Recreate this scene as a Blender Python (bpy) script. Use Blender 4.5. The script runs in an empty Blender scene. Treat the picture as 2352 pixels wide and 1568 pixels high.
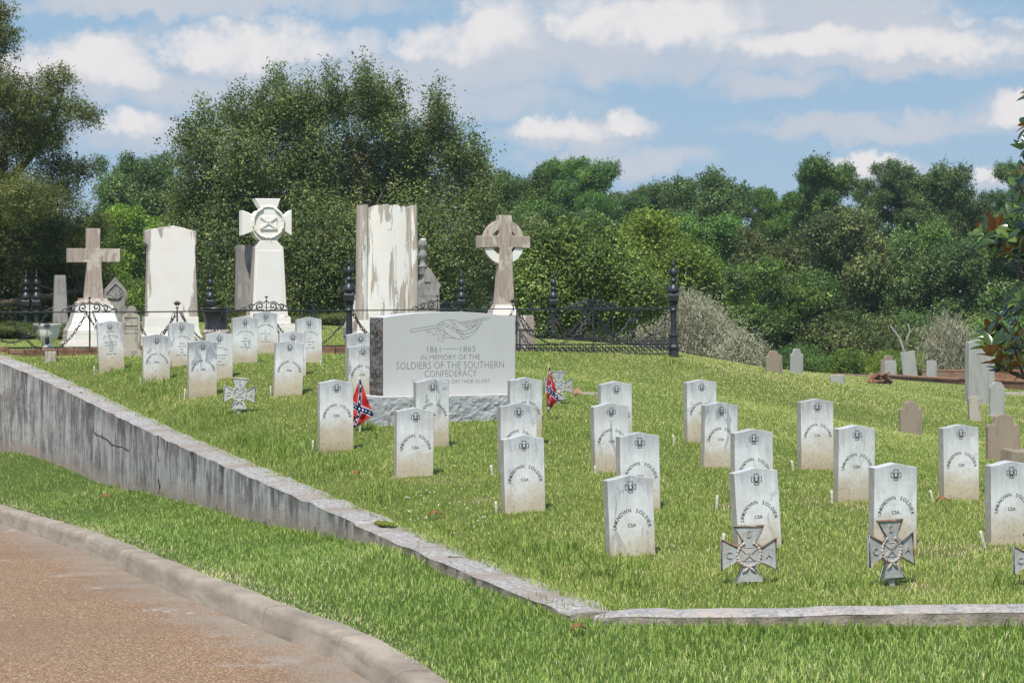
import bpy, bmesh, math, random
import numpy as np
from mathutils import Vector, Matrix, Euler
R = math.radians
rng = np.random.default_rng(7)
random.seed(7)
scene = bpy.context.scene
COL = scene.collection

# ------------------------------------------------------------------ camera
F = 5500.0; EYE = 2.0; PITCH = math.atan((784-700)/F)
cd = bpy.data.cameras.new('camera'); cam = bpy.data.objects.new('camera', cd); COL.objects.link(cam)
cd.sensor_width = 36; cd.lens = F/2352*36; cd.clip_end = 6000; cd.clip_start = .1
cam.location = (0, 0, EYE); cam.rotation_euler = (math.pi/2-PITCH, 0, 0)
scene.camera = cam
scene.render.resolution_x = 1024; scene.render.resolution_y = 682
# ------------------------------------------------------------------ light
SUN_EL, SUN_AZ = R(60), R(-165)      # azimuth: direction towards the sun, clockwise from +Y
sd = Vector((math.sin(SUN_AZ)*math.cos(SUN_EL), math.cos(SUN_AZ)*math.cos(SUN_EL), math.sin(SUN_EL)))
sl = bpy.data.lights.new('sun', 'SUN'); sl.energy = 4.1; sl.angle = R(.55); sl.color = (1, .95, .87)
so = bpy.data.objects.new('sun', sl); COL.objects.link(so); so.rotation_euler = sd.to_track_quat('Z', 'Y').to_euler()
so.location = (-10, -10, 30)
scene.view_settings.view_transform = 'Standard'; scene.view_settings.look = 'None'
scene.view_settings.exposure = 0.3; scene.view_settings.gamma = 1

# ------------------------------------------------------------------ node helper
class NT:
    def __init__(s, nt): s.nt = nt; nt.nodes.clear()
    def n(s, t, ins=None, **kw):
        nd = s.nt.nodes.new(t)
        for k, v in kw.items(): setattr(nd, k, v)
        for k, v in (ins or {}).items():
            if isinstance(v, bpy.types.NodeSocket): s.nt.links.new(v, nd.inputs[k])
            elif v is not None:
                try: nd.inputs[k].default_value = v
                except Exception: nd.inputs[k].default_value = (*v, 1)
        return nd
    def m(s, op, a, b=None, c=None, clamp=False):
        nd = s.n('ShaderNodeMath', {0: a, 1: b, 2: c}, operation=op); nd.use_clamp = clamp; return nd.outputs[0]
    def mix(s, f, a, b, bt='MIX'):
        nd = s.n('ShaderNodeMix', data_type='RGBA', blend_type=bt)
        for k, v in ((0, f), (6, a), (7, b)):
            if isinstance(v, bpy.types.NodeSocket): s.nt.links.new(v, nd.inputs[k])
            else: nd.inputs[k].default_value = v if k == 0 else (*v, 1)
        return nd.outputs[2]
    def noise(s, vec, scale, detail=4, rough=.55, dist=0):
        return s.n('ShaderNodeTexNoise', {'Vector': vec, 'Scale': scale, 'Detail': detail, 'Roughness': rough, 'Distortion': dist}).outputs[0]
    def mapr(s, v, a, b, c=0., d=1., smooth=False):
        nd = s.n('ShaderNodeMapRange', {0: v, 1: a, 2: b, 3: c, 4: d}); nd.clamp = True
        if smooth: nd.interpolation_type = 'SMOOTHSTEP'
        return nd.outputs[0]
    def mapping(s, vec, scale=(1,1,1), loc=(0,0,0), rot=(0,0,0)):
        return s.n('ShaderNodeMapping', {0: vec, 1: loc, 2: rot, 3: scale}).outputs[0]
    def sep(s, vec): return s.n('ShaderNodeSeparateXYZ', {0: vec}).outputs
    def comb(s, x, y, z): return s.n('ShaderNodeCombineXYZ', {0: x, 1: y, 2: z}).outputs[0]

# ------------------------------------------------------------------ world: sky with cumulus
w = bpy.data.worlds.new('World'); scene.world = w; w.use_nodes = True
t = NT(w.node_tree)
sky = t.n('ShaderNodeTexSky', sky_type='NISHITA'); sky.sun_disc = False; sky.sun_elevation = SUN_EL; sky.sun_rotation = SUN_AZ
sky.altitude = 100; sky.air_density = 1.3; sky.dust_density = .6; sky.ozone_density = 2.5
gen = t.n('ShaderNodeTexCoord').outputs['Generated']
gx, gy, gz = t.sep(gen)
bg0 = t.n('ShaderNodeBackground', {0: sky.outputs[0], 1: .145})
lowc = t.mix(t.mapr(gz, .0, .13), (.345, .465, .575), (.255, .40, .56))       # clear summer air near the horizon
bg1 = t.n('ShaderNodeBackground', {0: lowc, 1: 1.0})
bgs = t.n('ShaderNodeMixShader', {0: t.mapr(gz, .20, .55, 1, 0, True), 1: bg0.outputs[0], 2: bg1.outputs[0]})
gyc = t.m('MAXIMUM', gy, .02)
cx_ = t.m('MULTIPLY', t.m('DIVIDE', gx, gyc), 5.5)      # thousands of photo pixels from the centre line
cz_ = t.m('MULTIPLY', t.m('DIVIDE', gz, gyc), 5.5)      # thousands above the horizon
base = t.comb(cx_, cz_, 0.0)
wn = t.n('ShaderNodeTexNoise', {'Vector': base, 'Scale': 7.0, 'Detail': 7, 'Roughness': .6})
wn2 = t.n('ShaderNodeTexNoise', {'Vector': base, 'Scale': 2.6, 'Detail': 4, 'Roughness': .5})
wx, wz, _ = t.sep(wn.outputs[1]); 
px_ = t.m('ADD', cx_, t.m('MULTIPLY', t.m('SUBTRACT', wx, .5), .20))
pz_ = t.m('ADD', cz_, t.m('MULTIPLY', t.m('SUBTRACT', wz, .5), .16))
def field(ells):
    out = None
    for (x, y, rx, ry) in ells:
        a = t.m('MULTIPLY', t.m('SUBTRACT', px_, (x-1176)/1000), 1000/rx)
        b = t.m('MULTIPLY', t.m('SUBTRACT', pz_, (700-y)/1000), 1000/ry)
        v = t.m('SUBTRACT', 1.0, t.m('ADD', t.m('MULTIPLY', a, a), t.m('MULTIPLY', b, b)))
        out = v if out is None else t.m('MAXIMUM', out, v)
    return out
grey = field([(190,170,240,95),(330,200,330,60),(640,120,330,95),(900,170,520,70),(1080,110,230,110),(1500,60,420,110),(1480,130,560,80),(2050,90,560,95),(1700,10,700,80),(500,5,620,45),
              (1310,300,240,55),(1420,370,260,40),(2320,260,170,60),(2000,385,170,50),(300,300,230,75),(1980,295,380,38),(2280,415,140,30),(900,230,500,45),(1750,200,200,40),(2100,150,420,45),(-500,200,700,120),(3200,120,800,100),(600,-350,1600,260),(2600,-300,900,200)])
white = field([(190,130,150,60),(90,150,90,40),(280,165,100,40),(650,90,240,58),(470,110,110,45),(830,90,80,55),(1110,70,135,75),(960,85,90,40),(1380,30,150,60),(1560,50,210,65),(1850,100,200,38),(2150,110,260,45),
               (1270,285,130,32),(1455,285,75,28),(2330,250,100,42),(2010,365,120,27),(300,280,90,32),(2270,412,60,14),(2300,20,150,30)])
n1 = t.m('SUBTRACT', wn.outputs[0], .5); n2 = t.m('SUBTRACT', wn2.outputs[0], .5)
ga = t.mapr(t.m('ADD', t.m('ADD', grey, t.m('MULTIPLY', n1, 1.5)), t.m('MULTIPLY', n2, 1.5)), -.12, .95, 0, .92, True)
n3 = t.m('SUBTRACT', t.noise(base, 20., 6, .62), .5)
wa = t.mapr(t.m('ADD', t.m('ADD', white, t.m('MULTIPLY', n1, 1.9)), t.m('ADD', t.m('MULTIPLY', n2, .8), t.m('MULTIPLY', n3, 1.5))), -.4, 1.0, 0, .95, True)
wa = t.m('MULTIPLY', wa, t.mapr(ga, .1, .8))
front = t.m('GREATER_THAN', gy, .15)
ga = t.m('MULTIPLY', ga, front); wa = t.m('MULTIPLY', wa, front)
gcol = t.mix(wn2.outputs[0], (.44, .495, .585), (.56, .575, .615))
bgg = t.n('ShaderNodeBackground', {0: gcol, 1: .93}); bgw = t.n('ShaderNodeBackground', {0: (.68, .66, .66), 1: 1.0})
m1 = t.n('ShaderNodeMixShader', {0: ga, 1: bgs.outputs[0], 2: bgg.outputs[0]})
m2 = t.n('ShaderNodeMixShader', {0: wa, 1: m1.outputs[0], 2: bgw.outputs[0]})
t.n('ShaderNodeOutputWorld', {0: m2.outputs[0]})

# ------------------------------------------------------------------ geometry helpers
def P(px, py, d):
    a = (px-1176)/F; b = -(py-784)/F
    y = math.cos(PITCH)+b*math.sin(PITCH); z = -math.sin(PITCH)+b*math.cos(PITCH)
    return np.array([a/y*d, d, EYE+z/y*d])

class MB:
    def __init__(s): s.v = []; s.f = []
    def add(s, v, f):
        o = len(s.v); s.v += [tuple(map(float, q)) for q in v]; s.f += [tuple(i+o for i in q) for q in f]; return s
    def box(s, x0, x1, y0, y1, z0, z1, M=None):
        v = [(x0,y0,z0),(x1,y0,z0),(x1,y1,z0),(x0,y1,z0),(x0,y0,z1),(x1,y0,z1),(x1,y1,z1),(x0,y1,z1)]
        if M is not None: v = [M @ Vector(q) for q in v]
        return s.add(v, [(0,3,2,1),(4,5,6,7),(0,1,5,4),(1,2,6,5),(2,3,7,6),(3,0,4,7)])
    def frust(s, x0,x1,y0,y1,z0, X0,X1,Y0,Y1,z1):
        v = [(x0,y0,z0),(x1,y0,z0),(x1,y1,z0),(x0,y1,z0),(X0,Y0,z1),(X1,Y0,z1),(X1,Y1,z1),(X0,Y1,z1)]
        return s.add(v, [(0,3,2,1),(4,5,6,7),(0,1,5,4),(1,2,6,5),(2,3,7,6),(3,0,4,7)])
    def prism(s, pts, y0, y1):        # outline in xz, counter-clockwise seen from -Y
        n = len(pts); v = [(x, y0, z) for x, z in pts]+[(x, y1, z) for x, z in pts]
        f = [tuple(range(n)), tuple(range(2*n-1, n-1, -1))]+[(i, i+n, (i+1) % n+n, (i+1) % n) for i in range(n)]
        return s.add(v, f)
    def lathe(s, prof, c=(0,0,0), seg=16, sides=None, rot=0):
        v = []; f = []
        for r, z in prof:
            for k in range(seg):
                a = 2*math.pi*k/seg+rot; v.append((c[0]+r*math.cos(a), c[1]+r*math.sin(a), c[2]+z))
        for i in range(len(prof)-1):
            for k in range(seg):
                a = i*seg+k; b = i*seg+(k+1) % seg; f.append((a, b, b+seg, a+seg))
        f.append(tuple(range(seg-1, -1, -1))); f.append(tuple(range((len(prof)-1)*seg, len(prof)*seg)))
        return s.add(v, f)
    def tube(s, path, r, seg=6, closed=False):
        path = [Vector(p) for p in path]; n = len(path); v = []; f = []
        rr = r if hasattr(r, '__len__') else [r]*n
        for i, p in enumerate(path):
            a = path[(i-1) % n] if (closed or i > 0) else p; b = path[(i+1) % n] if (closed or i < n-1) else p
            d = (b-a).normalized() if (b-a).length > 1e-9 else Vector((0,0,1))
            u = d.cross(Vector((0,0,1))) if abs(d.z) < .9 else d.cross(Vector((1,0,0)))
            u.normalize(); w_ = d.cross(u)
            for k in range(seg):
                t_ = 2*math.pi*k/seg; v.append(p+(u*math.cos(t_)+w_*math.sin(t_))*rr[i])
        m = n if closed else n-1
        for i in range(m):
            for k in range(seg):
                a = i*seg+k; b = i*seg+(k+1) % seg; c2 = ((i+1) % n)*seg; f.append((a, b, c2+(k+1) % seg, c2+k))
        if not closed: f.append(tuple(range(seg-1,-1,-1))); f.append(tuple(range((n-1)*seg, n*seg)))
        return s.add(v, f)
    def ball(s, c, r, seg=8, rings=6, M=None):
        r = r if hasattr(r, '__len__') else (r, r, r)
        v = []; f = []
        for i in range(rings+1):
            ph = math.pi*i/rings
            for k in range(seg):
                th = 2*math.pi*k/seg
                q = Vector((r[0]*math.sin(ph)*math.cos(th), r[1]*math.sin(ph)*math.sin(th), r[2]*math.cos(ph)))
                if M is not None: q = M @ q
                v.append(q+Vector(c))
        for i in range(rings):
            for k in range(seg):
                a = i*seg+k; b = i*seg+(k+1) % seg; f.append((a, a+seg, b+seg, b))
        return s.add(v, f)
    def build(s, name, mat, parent=None, smooth=False, bevel=0, seg=2, auto=None):
        me = bpy.data.meshes.new(name); me.from_pydata(s.v, [], s.f); me.update()
        return mk(name, me, mat, parent, smooth, bevel, seg, auto)

def mk(name, me, mat, parent=None, smooth=False, bevel=0, seg=2, auto=None):
    o = bpy.data.objects.new(name, me); COL.objects.link(o)
    if mat: 
        me.materials.clear(); me.materials.append(mat)
    if parent: o.parent = parent
    if smooth: me.polygons.foreach_set('use_smooth', [True]*len(me.polygons))
    if auto: me.set_sharp_from_angle(angle=R(auto))
    if bevel:
        b = o.modifiers.new('bevel', 'BEVEL'); b.width = bevel; b.segments = seg; b.limit_method = 'ANGLE'; b.angle_limit = R(35)
    return o
def quads(name, V, nper, faces, mat, tint=None, parent=None):
    """V: (n*nper,3); faces: list of index tuples inside one unit"""
    n = len(V)//nper; me = bpy.data.meshes.new(name)
    me.vertices.add(len(V)); me.vertices.foreach_set('co', V.astype(np.float32).ravel())
    base_ = (np.arange(n)*nper)[:, None]
    idx = np.concatenate([base_+np.array(f)[None] for f in faces], axis=1).ravel()
    tot = np.tile([len(f) for f in faces], n); st = np.r_[0, np.cumsum(tot)[:-1]]
    me.loops.add(len(idx)); me.loops.foreach_set('vertex_index', idx.astype(np.int32))
    me.polygons.add(len(tot)); me.polygons.foreach_set('loop_start', st.astype(np.int32)); me.polygons.foreach_set('loop_total', tot.astype(np.int32))
    me.update(calc_edges=True)
    if tint is not None:
        a = me.attributes.new('tint', 'FLOAT', 'POINT'); a.data.foreach_set('value', np.repeat(tint, nper).astype(np.float32))
    return mk(name, me, mat, parent)
def tag(o, label=None, cat=None, group=None, kind=None):
    if label: o['label'] = label
    if cat: o['category'] = cat
    if group: o['group'] = group
    if kind: o['kind'] = kind
    return o
def empty(name, loc, rz=0, rx=0, ry=0):
    o = bpy.data.objects.new(name, None); COL.objects.link(o); o.location = loc; o.rotation_euler = (rx, ry, rz); o.empty_display_size = .1; return o
def copy_tree(o, parent=None):
    c = o.copy(); COL.objects.link(c)
    if parent: c.parent = parent
    for ch in o.children: copy_tree(ch, c)
    return c

# ------------------------------------------------------------------ terrain
def smooth(a, b, x): t_ = np.clip((x-a)/(b-a), 0, 1); return t_*t_*(3-2*t_)
class TPS:
    def __init__(s, X, z, lam=.3):
        s.X = X/10; n = len(X); K = s.k(s.X, s.X)+lam*np.eye(n)*.1; Pm = np.c_[np.ones(n), s.X]
        A = np.block([[K, Pm], [Pm.T, np.zeros((3,3))]]); s.w = np.linalg.solve(A, np.r_[z, 0,0,0])
    def k(s, a, b):
        r2 = ((a[:,None]-b[None])**2).sum(-1); return .5*r2*np.log(r2+1e-12)
    def __call__(s, x, y):
        q = np.c_[np.ravel(x), np.ravel(y)]/10.0; out = np.empty(len(q))
        for i in range(0, len(q), 20000):
            qq = q[i:i+20000]; out[i:i+20000] = s.k(qq, s.X) @ s.w[:-3]+s.w[-3]+qq @ s.w[-2:]
        return out.reshape(np.shape(x))
inner = [(0,812,33.4),(55,828,32.6),(121,863,31.4),(205,896,30),(293,933,28.3),(366,966,26.6),(439,1002,25),(505,1032,23.5),(571,1057,22.6),(623,1079,21.8),(696,1116,20.6),(769,1141,19.6),(866,1176,18.7),(925,1202,18.0),(998,1233,17.3),(1150,1290,16.1),(1250,1330,15.2),(1415,1395,13.9)]
I0 = np.array([P(*q) for q in inner])
s_ = np.r_[0, np.cumsum(np.hypot(*np.diff(I0[:, :2], axis=0).T))]
co = [np.polyfit(s_, I0[:, k], 4 if k < 2 else 5) for k in range(3)]
ss = np.linspace(0, s_[-1], 90)
WI = np.c_[[np.polyval(c, ss) for c in co]].T
ext = WI[0]+(WI[0]-WI[6])/np.linalg.norm(WI[0,:2]-WI[6,:2])*np.linspace(6, .2, 16)[:, None]; 
WI = np.vstack([ext, WI])
dn = np.gradient(WI[:, :2], axis=0); nn = np.c_[dn[:,1], -dn[:,0]]; nn /= np.linalg.norm(nn, axis=1)[:, None]
WW = .30
WO = WI.copy(); WO[:, :2] += WW*nn
def proj(p):
    p = np.atleast_2d(p); y = p[:,1]; z = p[:,2]-EYE
    f = y*math.cos(PITCH)-z*math.sin(PITCH); u = y*math.sin(PITCH)+z*math.cos(PITCH)
    return np.c_[1176+F*p[:,0]/f, 784-F*u/f]
corner = WI[-1]
FR = [(corner[0], corner[1], corner[2]), *[tuple(P(x, y, 13.9-(x-1415)/937*.1)) for x, y in ((1650,1396),(1900,1392),(2150,1388),(2352,1385))], (8, 13.7, .32), (16, 13.4, .45)]
FR = np.array(FR)
wl = np.vstack([WI[:, :], FR[1:]])            # inner line of the wall, increasing x
mid = wl.copy(); mid[:len(WI), :2] += .15*nn; mid[len(WI):, 1] -= .15
def Ywall(x): return np.interp(x, mid[:,0], mid[:,1])
# lawn control points
K = 1725.
heads = [(1454.6,1276,106),(1748,1260,103),(1468,1170,91.5),(1729,1161,89.5),(1406,1085,81),(1651,1074,78),(1610,1017,70),(1875,1079,76.5),(1963,1151,88),(2052,1255,102),(2205,1148,85),(2318,1251,99),
(770,1035,77),(990,1027,75),(949,1094,84),(1202,1176,94),(255,852,57.5),(357,877,59),(416,840,55),(463,912,63),(501,871,60),(560,834,55.5),(608,813,53),(709,834,54),(670,865,59.5),(661,909,62.6)]
ctl = [P(x, y, K/w_) for x, y, w_ in heads]
ctl += [p-np.array([0,0,.03]) for p in wl[16::6]]
ctl += [P(*q) for q in [(50,828,34.3),(400,812,36),(800,812,37),(1187,808,38),(1550,818,39),(400,780,45),(900,780,45),(1200,780,45),(-150,790,40),(1450,795,42),(454,751,60),(1000,760,55),(1650,841,46),(1750,852,56),(1250,790,50),
     (1778,856,68),(1921,878,60),(1850,858,74),(2100,858,78),(2352,862,78),(2352,898,50),(2247,927,44.6),(2090,998,35),(2300,1058,28.7),(2238,965,38),(2600,1000,35),(2600,1150,22),(2600,900,60),(1700,930,32),(1500,880,35)]]
ctl = np.array(ctl)
LAWN = TPS(ctl[:, :2], ctl[:, 2], .25)
nz_ = [(rng.uniform(.3,1.6), rng.uniform(.3,1.6), rng.uniform(0,6.3)) for _ in range(10)]
def bumps(x, y): return sum(.006*np.sin(a*x+b*y+c) for a, b, c in nz_)
def near_wall(x, y): return smooth(.15, 2.2, np.abs(y-np.interp(x, mid[:,0], mid[:,1])))
def zl(x, y):
    x = np.asarray(x, float); y = np.asarray(y, float)
    xc = np.clip(x, -13, 18); yc = np.clip(y, 12, 80)
    z = LAWN(xc, yc)+bumps(x, y)*.8*near_wall(x, y)
    wz = np.interp(x, wl[:,0], wl[:,2]); dist = np.abs(y-np.interp(x, wl[:,0], wl[:,1])); z = z+(wz-.035-z)*(1-smooth(.12, 1.3, dist))*(x > wl[0,0])
    # beyond the crest the ground falls away into the wooded hollow
    crest = np.interp(x, [-60,-8,3,7,11,18,60], [64,64,50,52,74,80,80])
    return z-5.0*smooth(crest, crest+28, y)
# curb and road
cb = np.array([P(*q) for q in [(0,1201,26),(93,1233,23.2),(186,1267,20.8),(308,1317,18.4),(431,1369,16.5),(580,1434,15.0),(761,1511,13.7),(858,1568,12.8)]])
cb = np.vstack([cb[0]+(cb[0]-cb[1])*4, cb, [(-.56,12.1,-.02),(-.38,11.2,-.02),(-.25,9.5,-.02),(-.2,7,-.02),(-.18,2,-.02),(-.16,-6,-.02)]])
cs = np.r_[0, np.cumsum(np.hypot(*np.diff(cb[:, :2], axis=0).T))]
cbs = np.linspace(0, cs[-1], 160); CB = np.c_[[np.interp(cbs, cs, cb[:,k]) for k in range(3)]].T
for _ in range(5): CB[1:-1] = (CB[:-2]+2*CB[1:-1]+CB[2:])/4
dC = np.gradient(CB[:, :2], axis=0); nC = np.c_[-dC[:,1], dC[:,0]]; nC /= np.linalg.norm(nC, axis=1)[:, None]   # towards the verge
def zroad(y): return np.interp(y, [-50,16.0,16.5,20.8,26,40], [-.02,-.02,-.03,-.14,-.37,-.95])
CBh = .14
cback = CB[:, :2]+nC*.20
od = np.argsort(cback[:,0])
def Ycurb(x): return np.interp(x, np.maximum.accumulate(CB[:,0]+nC[:,0]*.1), CB[:,1]+nC[:,1]*.1)
# verge
po = proj(WO)
vb = []
for x, y in [(0,1028),(55,1039),(154,1077),(220,1107),(267,1121),(363,1138),(421,1156),(520,1180),(575,1200),(696,1220),(806,1246),(940,1268)]:
    d = np.interp(x, po[:,0], WO[:,1]); vb.append(P(x, y, d))
zc_ = zroad(CB[:,1])+CBh
vc = vb+[np.array([*cback[i], zc_[i]-.012]) for i in range(0, 160, 5)]
vc += [np.array(q) for q in [(0.0,15.0,.175),(.5,13.5,.18),(1.5,13.45,.175),(2.9,13.4,.18),(6,13.3,.19),(12,13.2,.3),(1.5,12.2,.1),(2.9,12.2,.1),(.5,12.2,.11),(2,8,.05),(6,8,.05),(12,10,.1),(-.35,16.3,.17)]]
vc.append(vb[0]+(vb[0]-vb[2])*2)
vc = np.array(vc); VERGE = TPS(vc[:, :2], vc[:, 2], .05)
def zv(x, y):
    x = np.asarray(x, float); y = np.asarray(y, float)
    return VERGE(np.clip(x, -14, 14), np.clip(y, -3, 45))+bumps(x*1.3, y*1.3)*.4*near_wall(x, y)
def hit(px, py, fn=zl):
    d = np.linspace(11, 95, 1700); r = P(px, py, 1.0)-np.array([0,0,EYE]); 
    z = EYE+r[2]*d; g = fn(r[0]*d, d); k = np.argmax(z < g)
    if k == 0: k = len(d)-1
    a = (z[k-1]-g[k-1]); b = g[k]-z[k]; dd = d[k-1]+(d[k]-d[k-1])*(a/(a+b+1e-9))
    return np.array([r[0]*dd, dd, EYE+r[2]*dd])

# ------------------------------------------------------------------ materials
def mat(name):
    m = bpy.data.materials.new(name); m.use_nodes = True; return m, NT(m.node_tree)
def finish(t, col, rough=.8, bump=None, bs=.3, bd=.01, spec=.3, metal=0, extra=None):
    ins = {'Base Color': col, 'Roughness': rough, 'Specular IOR Level': spec, 'Metallic': metal}
    if bump is not None: ins['Normal'] = t.n('ShaderNodeBump', {'Height': bump, 'Strength': bs, 'Distance': bd}).outputs[0]
    b = t.n('ShaderNodeBsdfPrincipled', ins); t.n('ShaderNodeOutputMaterial', {0: b.outputs[0]}); return b
M = {}
def simple(name, col, rough=.7, spec=.3, metal=0, var=.25, scale=20, bs=.3, bd=.004):
    m, t = mat(name); o = t.n('ShaderNodeTexCoord').outputs['Object']; n = t.noise(o, scale, 5)
    c = t.mix(t.mapr(n, .3, .7), tuple(x*(1-var) for x in col), tuple(min(1, x*(1+var)) for x in col))
    finish(t, c, rough, n, bs, bd, spec, metal); M[name] = m; return m
simple('iron', (.040,.042,.046), .40, .5, .3, .5, 9)
simple('ink', (.055,.056,.062), .7, .2, 0, .6, 60)
simple('engraving', (.18,.18,.17), .8, .2, 0, .2, 60)
simple('stake', (.62,.57,.46), .6, .3, 0, .35, 40)
simple('bark', (.11,.085,.06), .9, .1, 0, .4, 14, .8, .02)
simple('bark_pale', (.30,.28,.25), .9, .1, 0, .3, 14, .5, .02)
simple('dead_leaf', (.24,.11,.05), .8, .2, 0, .5, 30)
simple('clover', (.75,.75,.68), .8, .2, 0, .1, 30)
simple('moss', (.13,.15,.03), .95, .1, 0, .5, 60, .8, .01)
simple('pole_wood', (.62,.50,.36), .6, .3, 0, .2, 30)
simple('gold', (.65,.42,.10), .4, .5, .3, .2, 30)
simple('white_star', (.8,.8,.8), .8, .2, 0, .02, 30)

# ---- marble headstone
m, t = mat('headstone_marble')
tc = t.n('ShaderNodeTexCoord').outputs['Object']; oi = t.n('ShaderNodeObjectInfo').outputs['Random']
off = t.comb(t.m('MULTIPLY', oi, 37.), t.m('MULTIPLY', oi, 91.), t.m('MULTIPLY', oi, 13.))
v = t.n('ShaderNodeVectorMath', {0: tc, 1: off}, operation='ADD').outputs[0]
x, y, z = t.sep(tc)
big = t.noise(v, 5, 4, .6); fine = t.noise(v, 70, 5, .6); streak = t.noise(t.mapping(v, (26, 10, 3)), 1, 5, .65, .4)
vein = t.noise(t.mapping(v, (9, 9, 3), rot=(0, .5, 0)), 1.0, 6, .6, 1.2)
c = t.mix(t.mapr(big, .35, .65), (.60,.595,.56), (.76,.76,.745))
c = t.mix(t.m('MULTIPLY', t.mapr(fine, .42, .72), .25), c, (.45,.44,.41))
# grey biological staining running down from the top
top = t.mapr(t.m('ADD', z, t.m('MULTIPLY', t.m('SUBTRACT', streak, .5), .38)), .40, .72, 0, 1, True)
c = t.mix(t.m('MULTIPLY', top, t.mapr(oi, 0, 1, .45, .80)), c, (.27,.28,.29))
c = t.mix(t.m('MULTIPLY', t.mapr(vein, .56, .61), t.mapr(t.m('FRACT', t.m('MULTIPLY', oi, 7.3)), .3, 1., 0, .8)), c, (.27,.29,.32))
c = t.mix(t.m('MULTIPLY', t.mapr(t.noise(t.mapping(v, (34, 10, 1.6)), 1, 4, .7), .56, .68), t.mapr(z, .30, .66, 0, .55)), c, (.30,.30,.29))
c = t.mix(t.mapr(t.noise(v, 17, 5, .7), .60, .68, 0, .35), c, (.40,.36,.28))
# soil splash on the lower part
low = t.mapr(t.m('ADD', z, t.m('MULTIPLY', t.m('SUBTRACT', big, .5), .25)), .40, .10, 0, 1, True)
c = t.mix(t.m('MULTIPLY', low, .88), c, (.50,.41,.28))
sp = t.noise(v, 38, 6, .75)
spl = t.m('MULTIPLY', t.mapr(sp, .53, .64), t.mapr(z, .42, .03, 0, .85))
c = t.mix(spl, c, (.27,.19,.11))
lo2 = t.mapr(t.m('ADD', z, t.m('MULTIPLY', t.m('SUBTRACT', sp, .5), .12)), .10, .0, 0, .6)
c = t.mix(lo2, c, (.33,.25,.15))
# side faces are dirtier
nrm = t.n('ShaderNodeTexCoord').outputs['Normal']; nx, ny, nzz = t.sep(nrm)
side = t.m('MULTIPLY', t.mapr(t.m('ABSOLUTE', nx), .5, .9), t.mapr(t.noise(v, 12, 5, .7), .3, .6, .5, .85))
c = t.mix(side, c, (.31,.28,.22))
finish(t, c, .75, t.m('ADD', fine, t.m('MULTIPLY', sp, .5)), .35, .003, .25); M['marble'] = m

# ---- weathered white marble monuments (mask param per object via colour)
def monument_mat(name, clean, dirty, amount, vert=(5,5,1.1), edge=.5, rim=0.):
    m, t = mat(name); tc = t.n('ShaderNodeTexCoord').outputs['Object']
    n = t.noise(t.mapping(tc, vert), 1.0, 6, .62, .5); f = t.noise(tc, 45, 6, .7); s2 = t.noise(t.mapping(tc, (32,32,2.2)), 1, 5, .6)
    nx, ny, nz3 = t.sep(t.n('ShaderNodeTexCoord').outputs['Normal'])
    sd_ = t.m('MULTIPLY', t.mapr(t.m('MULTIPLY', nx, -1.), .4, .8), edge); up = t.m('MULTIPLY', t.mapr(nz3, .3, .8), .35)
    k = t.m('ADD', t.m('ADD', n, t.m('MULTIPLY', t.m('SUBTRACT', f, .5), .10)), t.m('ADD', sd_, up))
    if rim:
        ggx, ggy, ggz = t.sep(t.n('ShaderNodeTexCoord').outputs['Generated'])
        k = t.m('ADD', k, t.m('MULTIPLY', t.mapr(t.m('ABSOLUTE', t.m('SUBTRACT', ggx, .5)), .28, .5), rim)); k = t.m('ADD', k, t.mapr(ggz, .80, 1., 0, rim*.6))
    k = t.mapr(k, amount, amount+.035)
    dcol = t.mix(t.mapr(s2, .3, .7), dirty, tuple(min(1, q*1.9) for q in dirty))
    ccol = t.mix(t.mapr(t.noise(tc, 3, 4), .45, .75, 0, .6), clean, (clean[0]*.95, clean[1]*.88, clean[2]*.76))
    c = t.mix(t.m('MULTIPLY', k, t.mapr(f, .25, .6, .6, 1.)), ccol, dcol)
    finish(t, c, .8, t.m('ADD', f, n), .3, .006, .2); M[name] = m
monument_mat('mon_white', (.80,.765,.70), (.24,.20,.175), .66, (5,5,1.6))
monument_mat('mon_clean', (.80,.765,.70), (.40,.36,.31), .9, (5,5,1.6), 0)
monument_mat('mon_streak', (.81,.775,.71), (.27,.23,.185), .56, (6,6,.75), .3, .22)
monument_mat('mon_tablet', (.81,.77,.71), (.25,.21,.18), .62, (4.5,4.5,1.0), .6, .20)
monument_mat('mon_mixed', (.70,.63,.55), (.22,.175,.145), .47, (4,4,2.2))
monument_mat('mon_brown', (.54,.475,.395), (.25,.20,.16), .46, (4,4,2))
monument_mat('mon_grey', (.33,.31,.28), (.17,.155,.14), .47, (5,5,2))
monument_mat('old_brown', (.31,.25,.19), (.19,.15,.115), .50, (12,12,4))
monument_mat('old_grey', (.38,.375,.345), (.23,.225,.205), .50, (14,14,3))
monument_mat('old_pale', (.45,.40,.33), (.20,.17,.13), .54, (10,10,4))

# ---- granite
m, t = mat('granite'); tc = t.n('ShaderNodeTexCoord').outputs['Object']
a = t.noise(tc, 260, 3, .8); b = t.noise(tc, 3, 4); 
c = t.mix(t.mapr(a, .35, .65), (.45,.45,.43), (.63,.625,.59)); c = t.mix(t.mapr(b, .4, .75, 0, .35), c, (.50,.47,.39))
finish(t, c, .6, a, .1, .001, .35); M['granite'] = m
m, t = mat('granite_rough'); tc = t.n('ShaderNodeTexCoord').outputs['Object']
a = t.noise(tc, 160, 4, .8); b = t.noise(tc, 9, 6, .65, .6); q = t.noise(tc, 28, 5, .6)
c = t.mix(t.mapr(a, .35, .65), (.30,.305,.305), (.50,.50,.495)); c = t.mix(t.mapr(b, .54, .66, 0, .30), c, (.18,.18,.18))
finish(t, c, .75, t.m('ADD', b, t.m('MULTIPLY', q, .8)), .7, .012, .3); M['granite_rough'] = m
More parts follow.
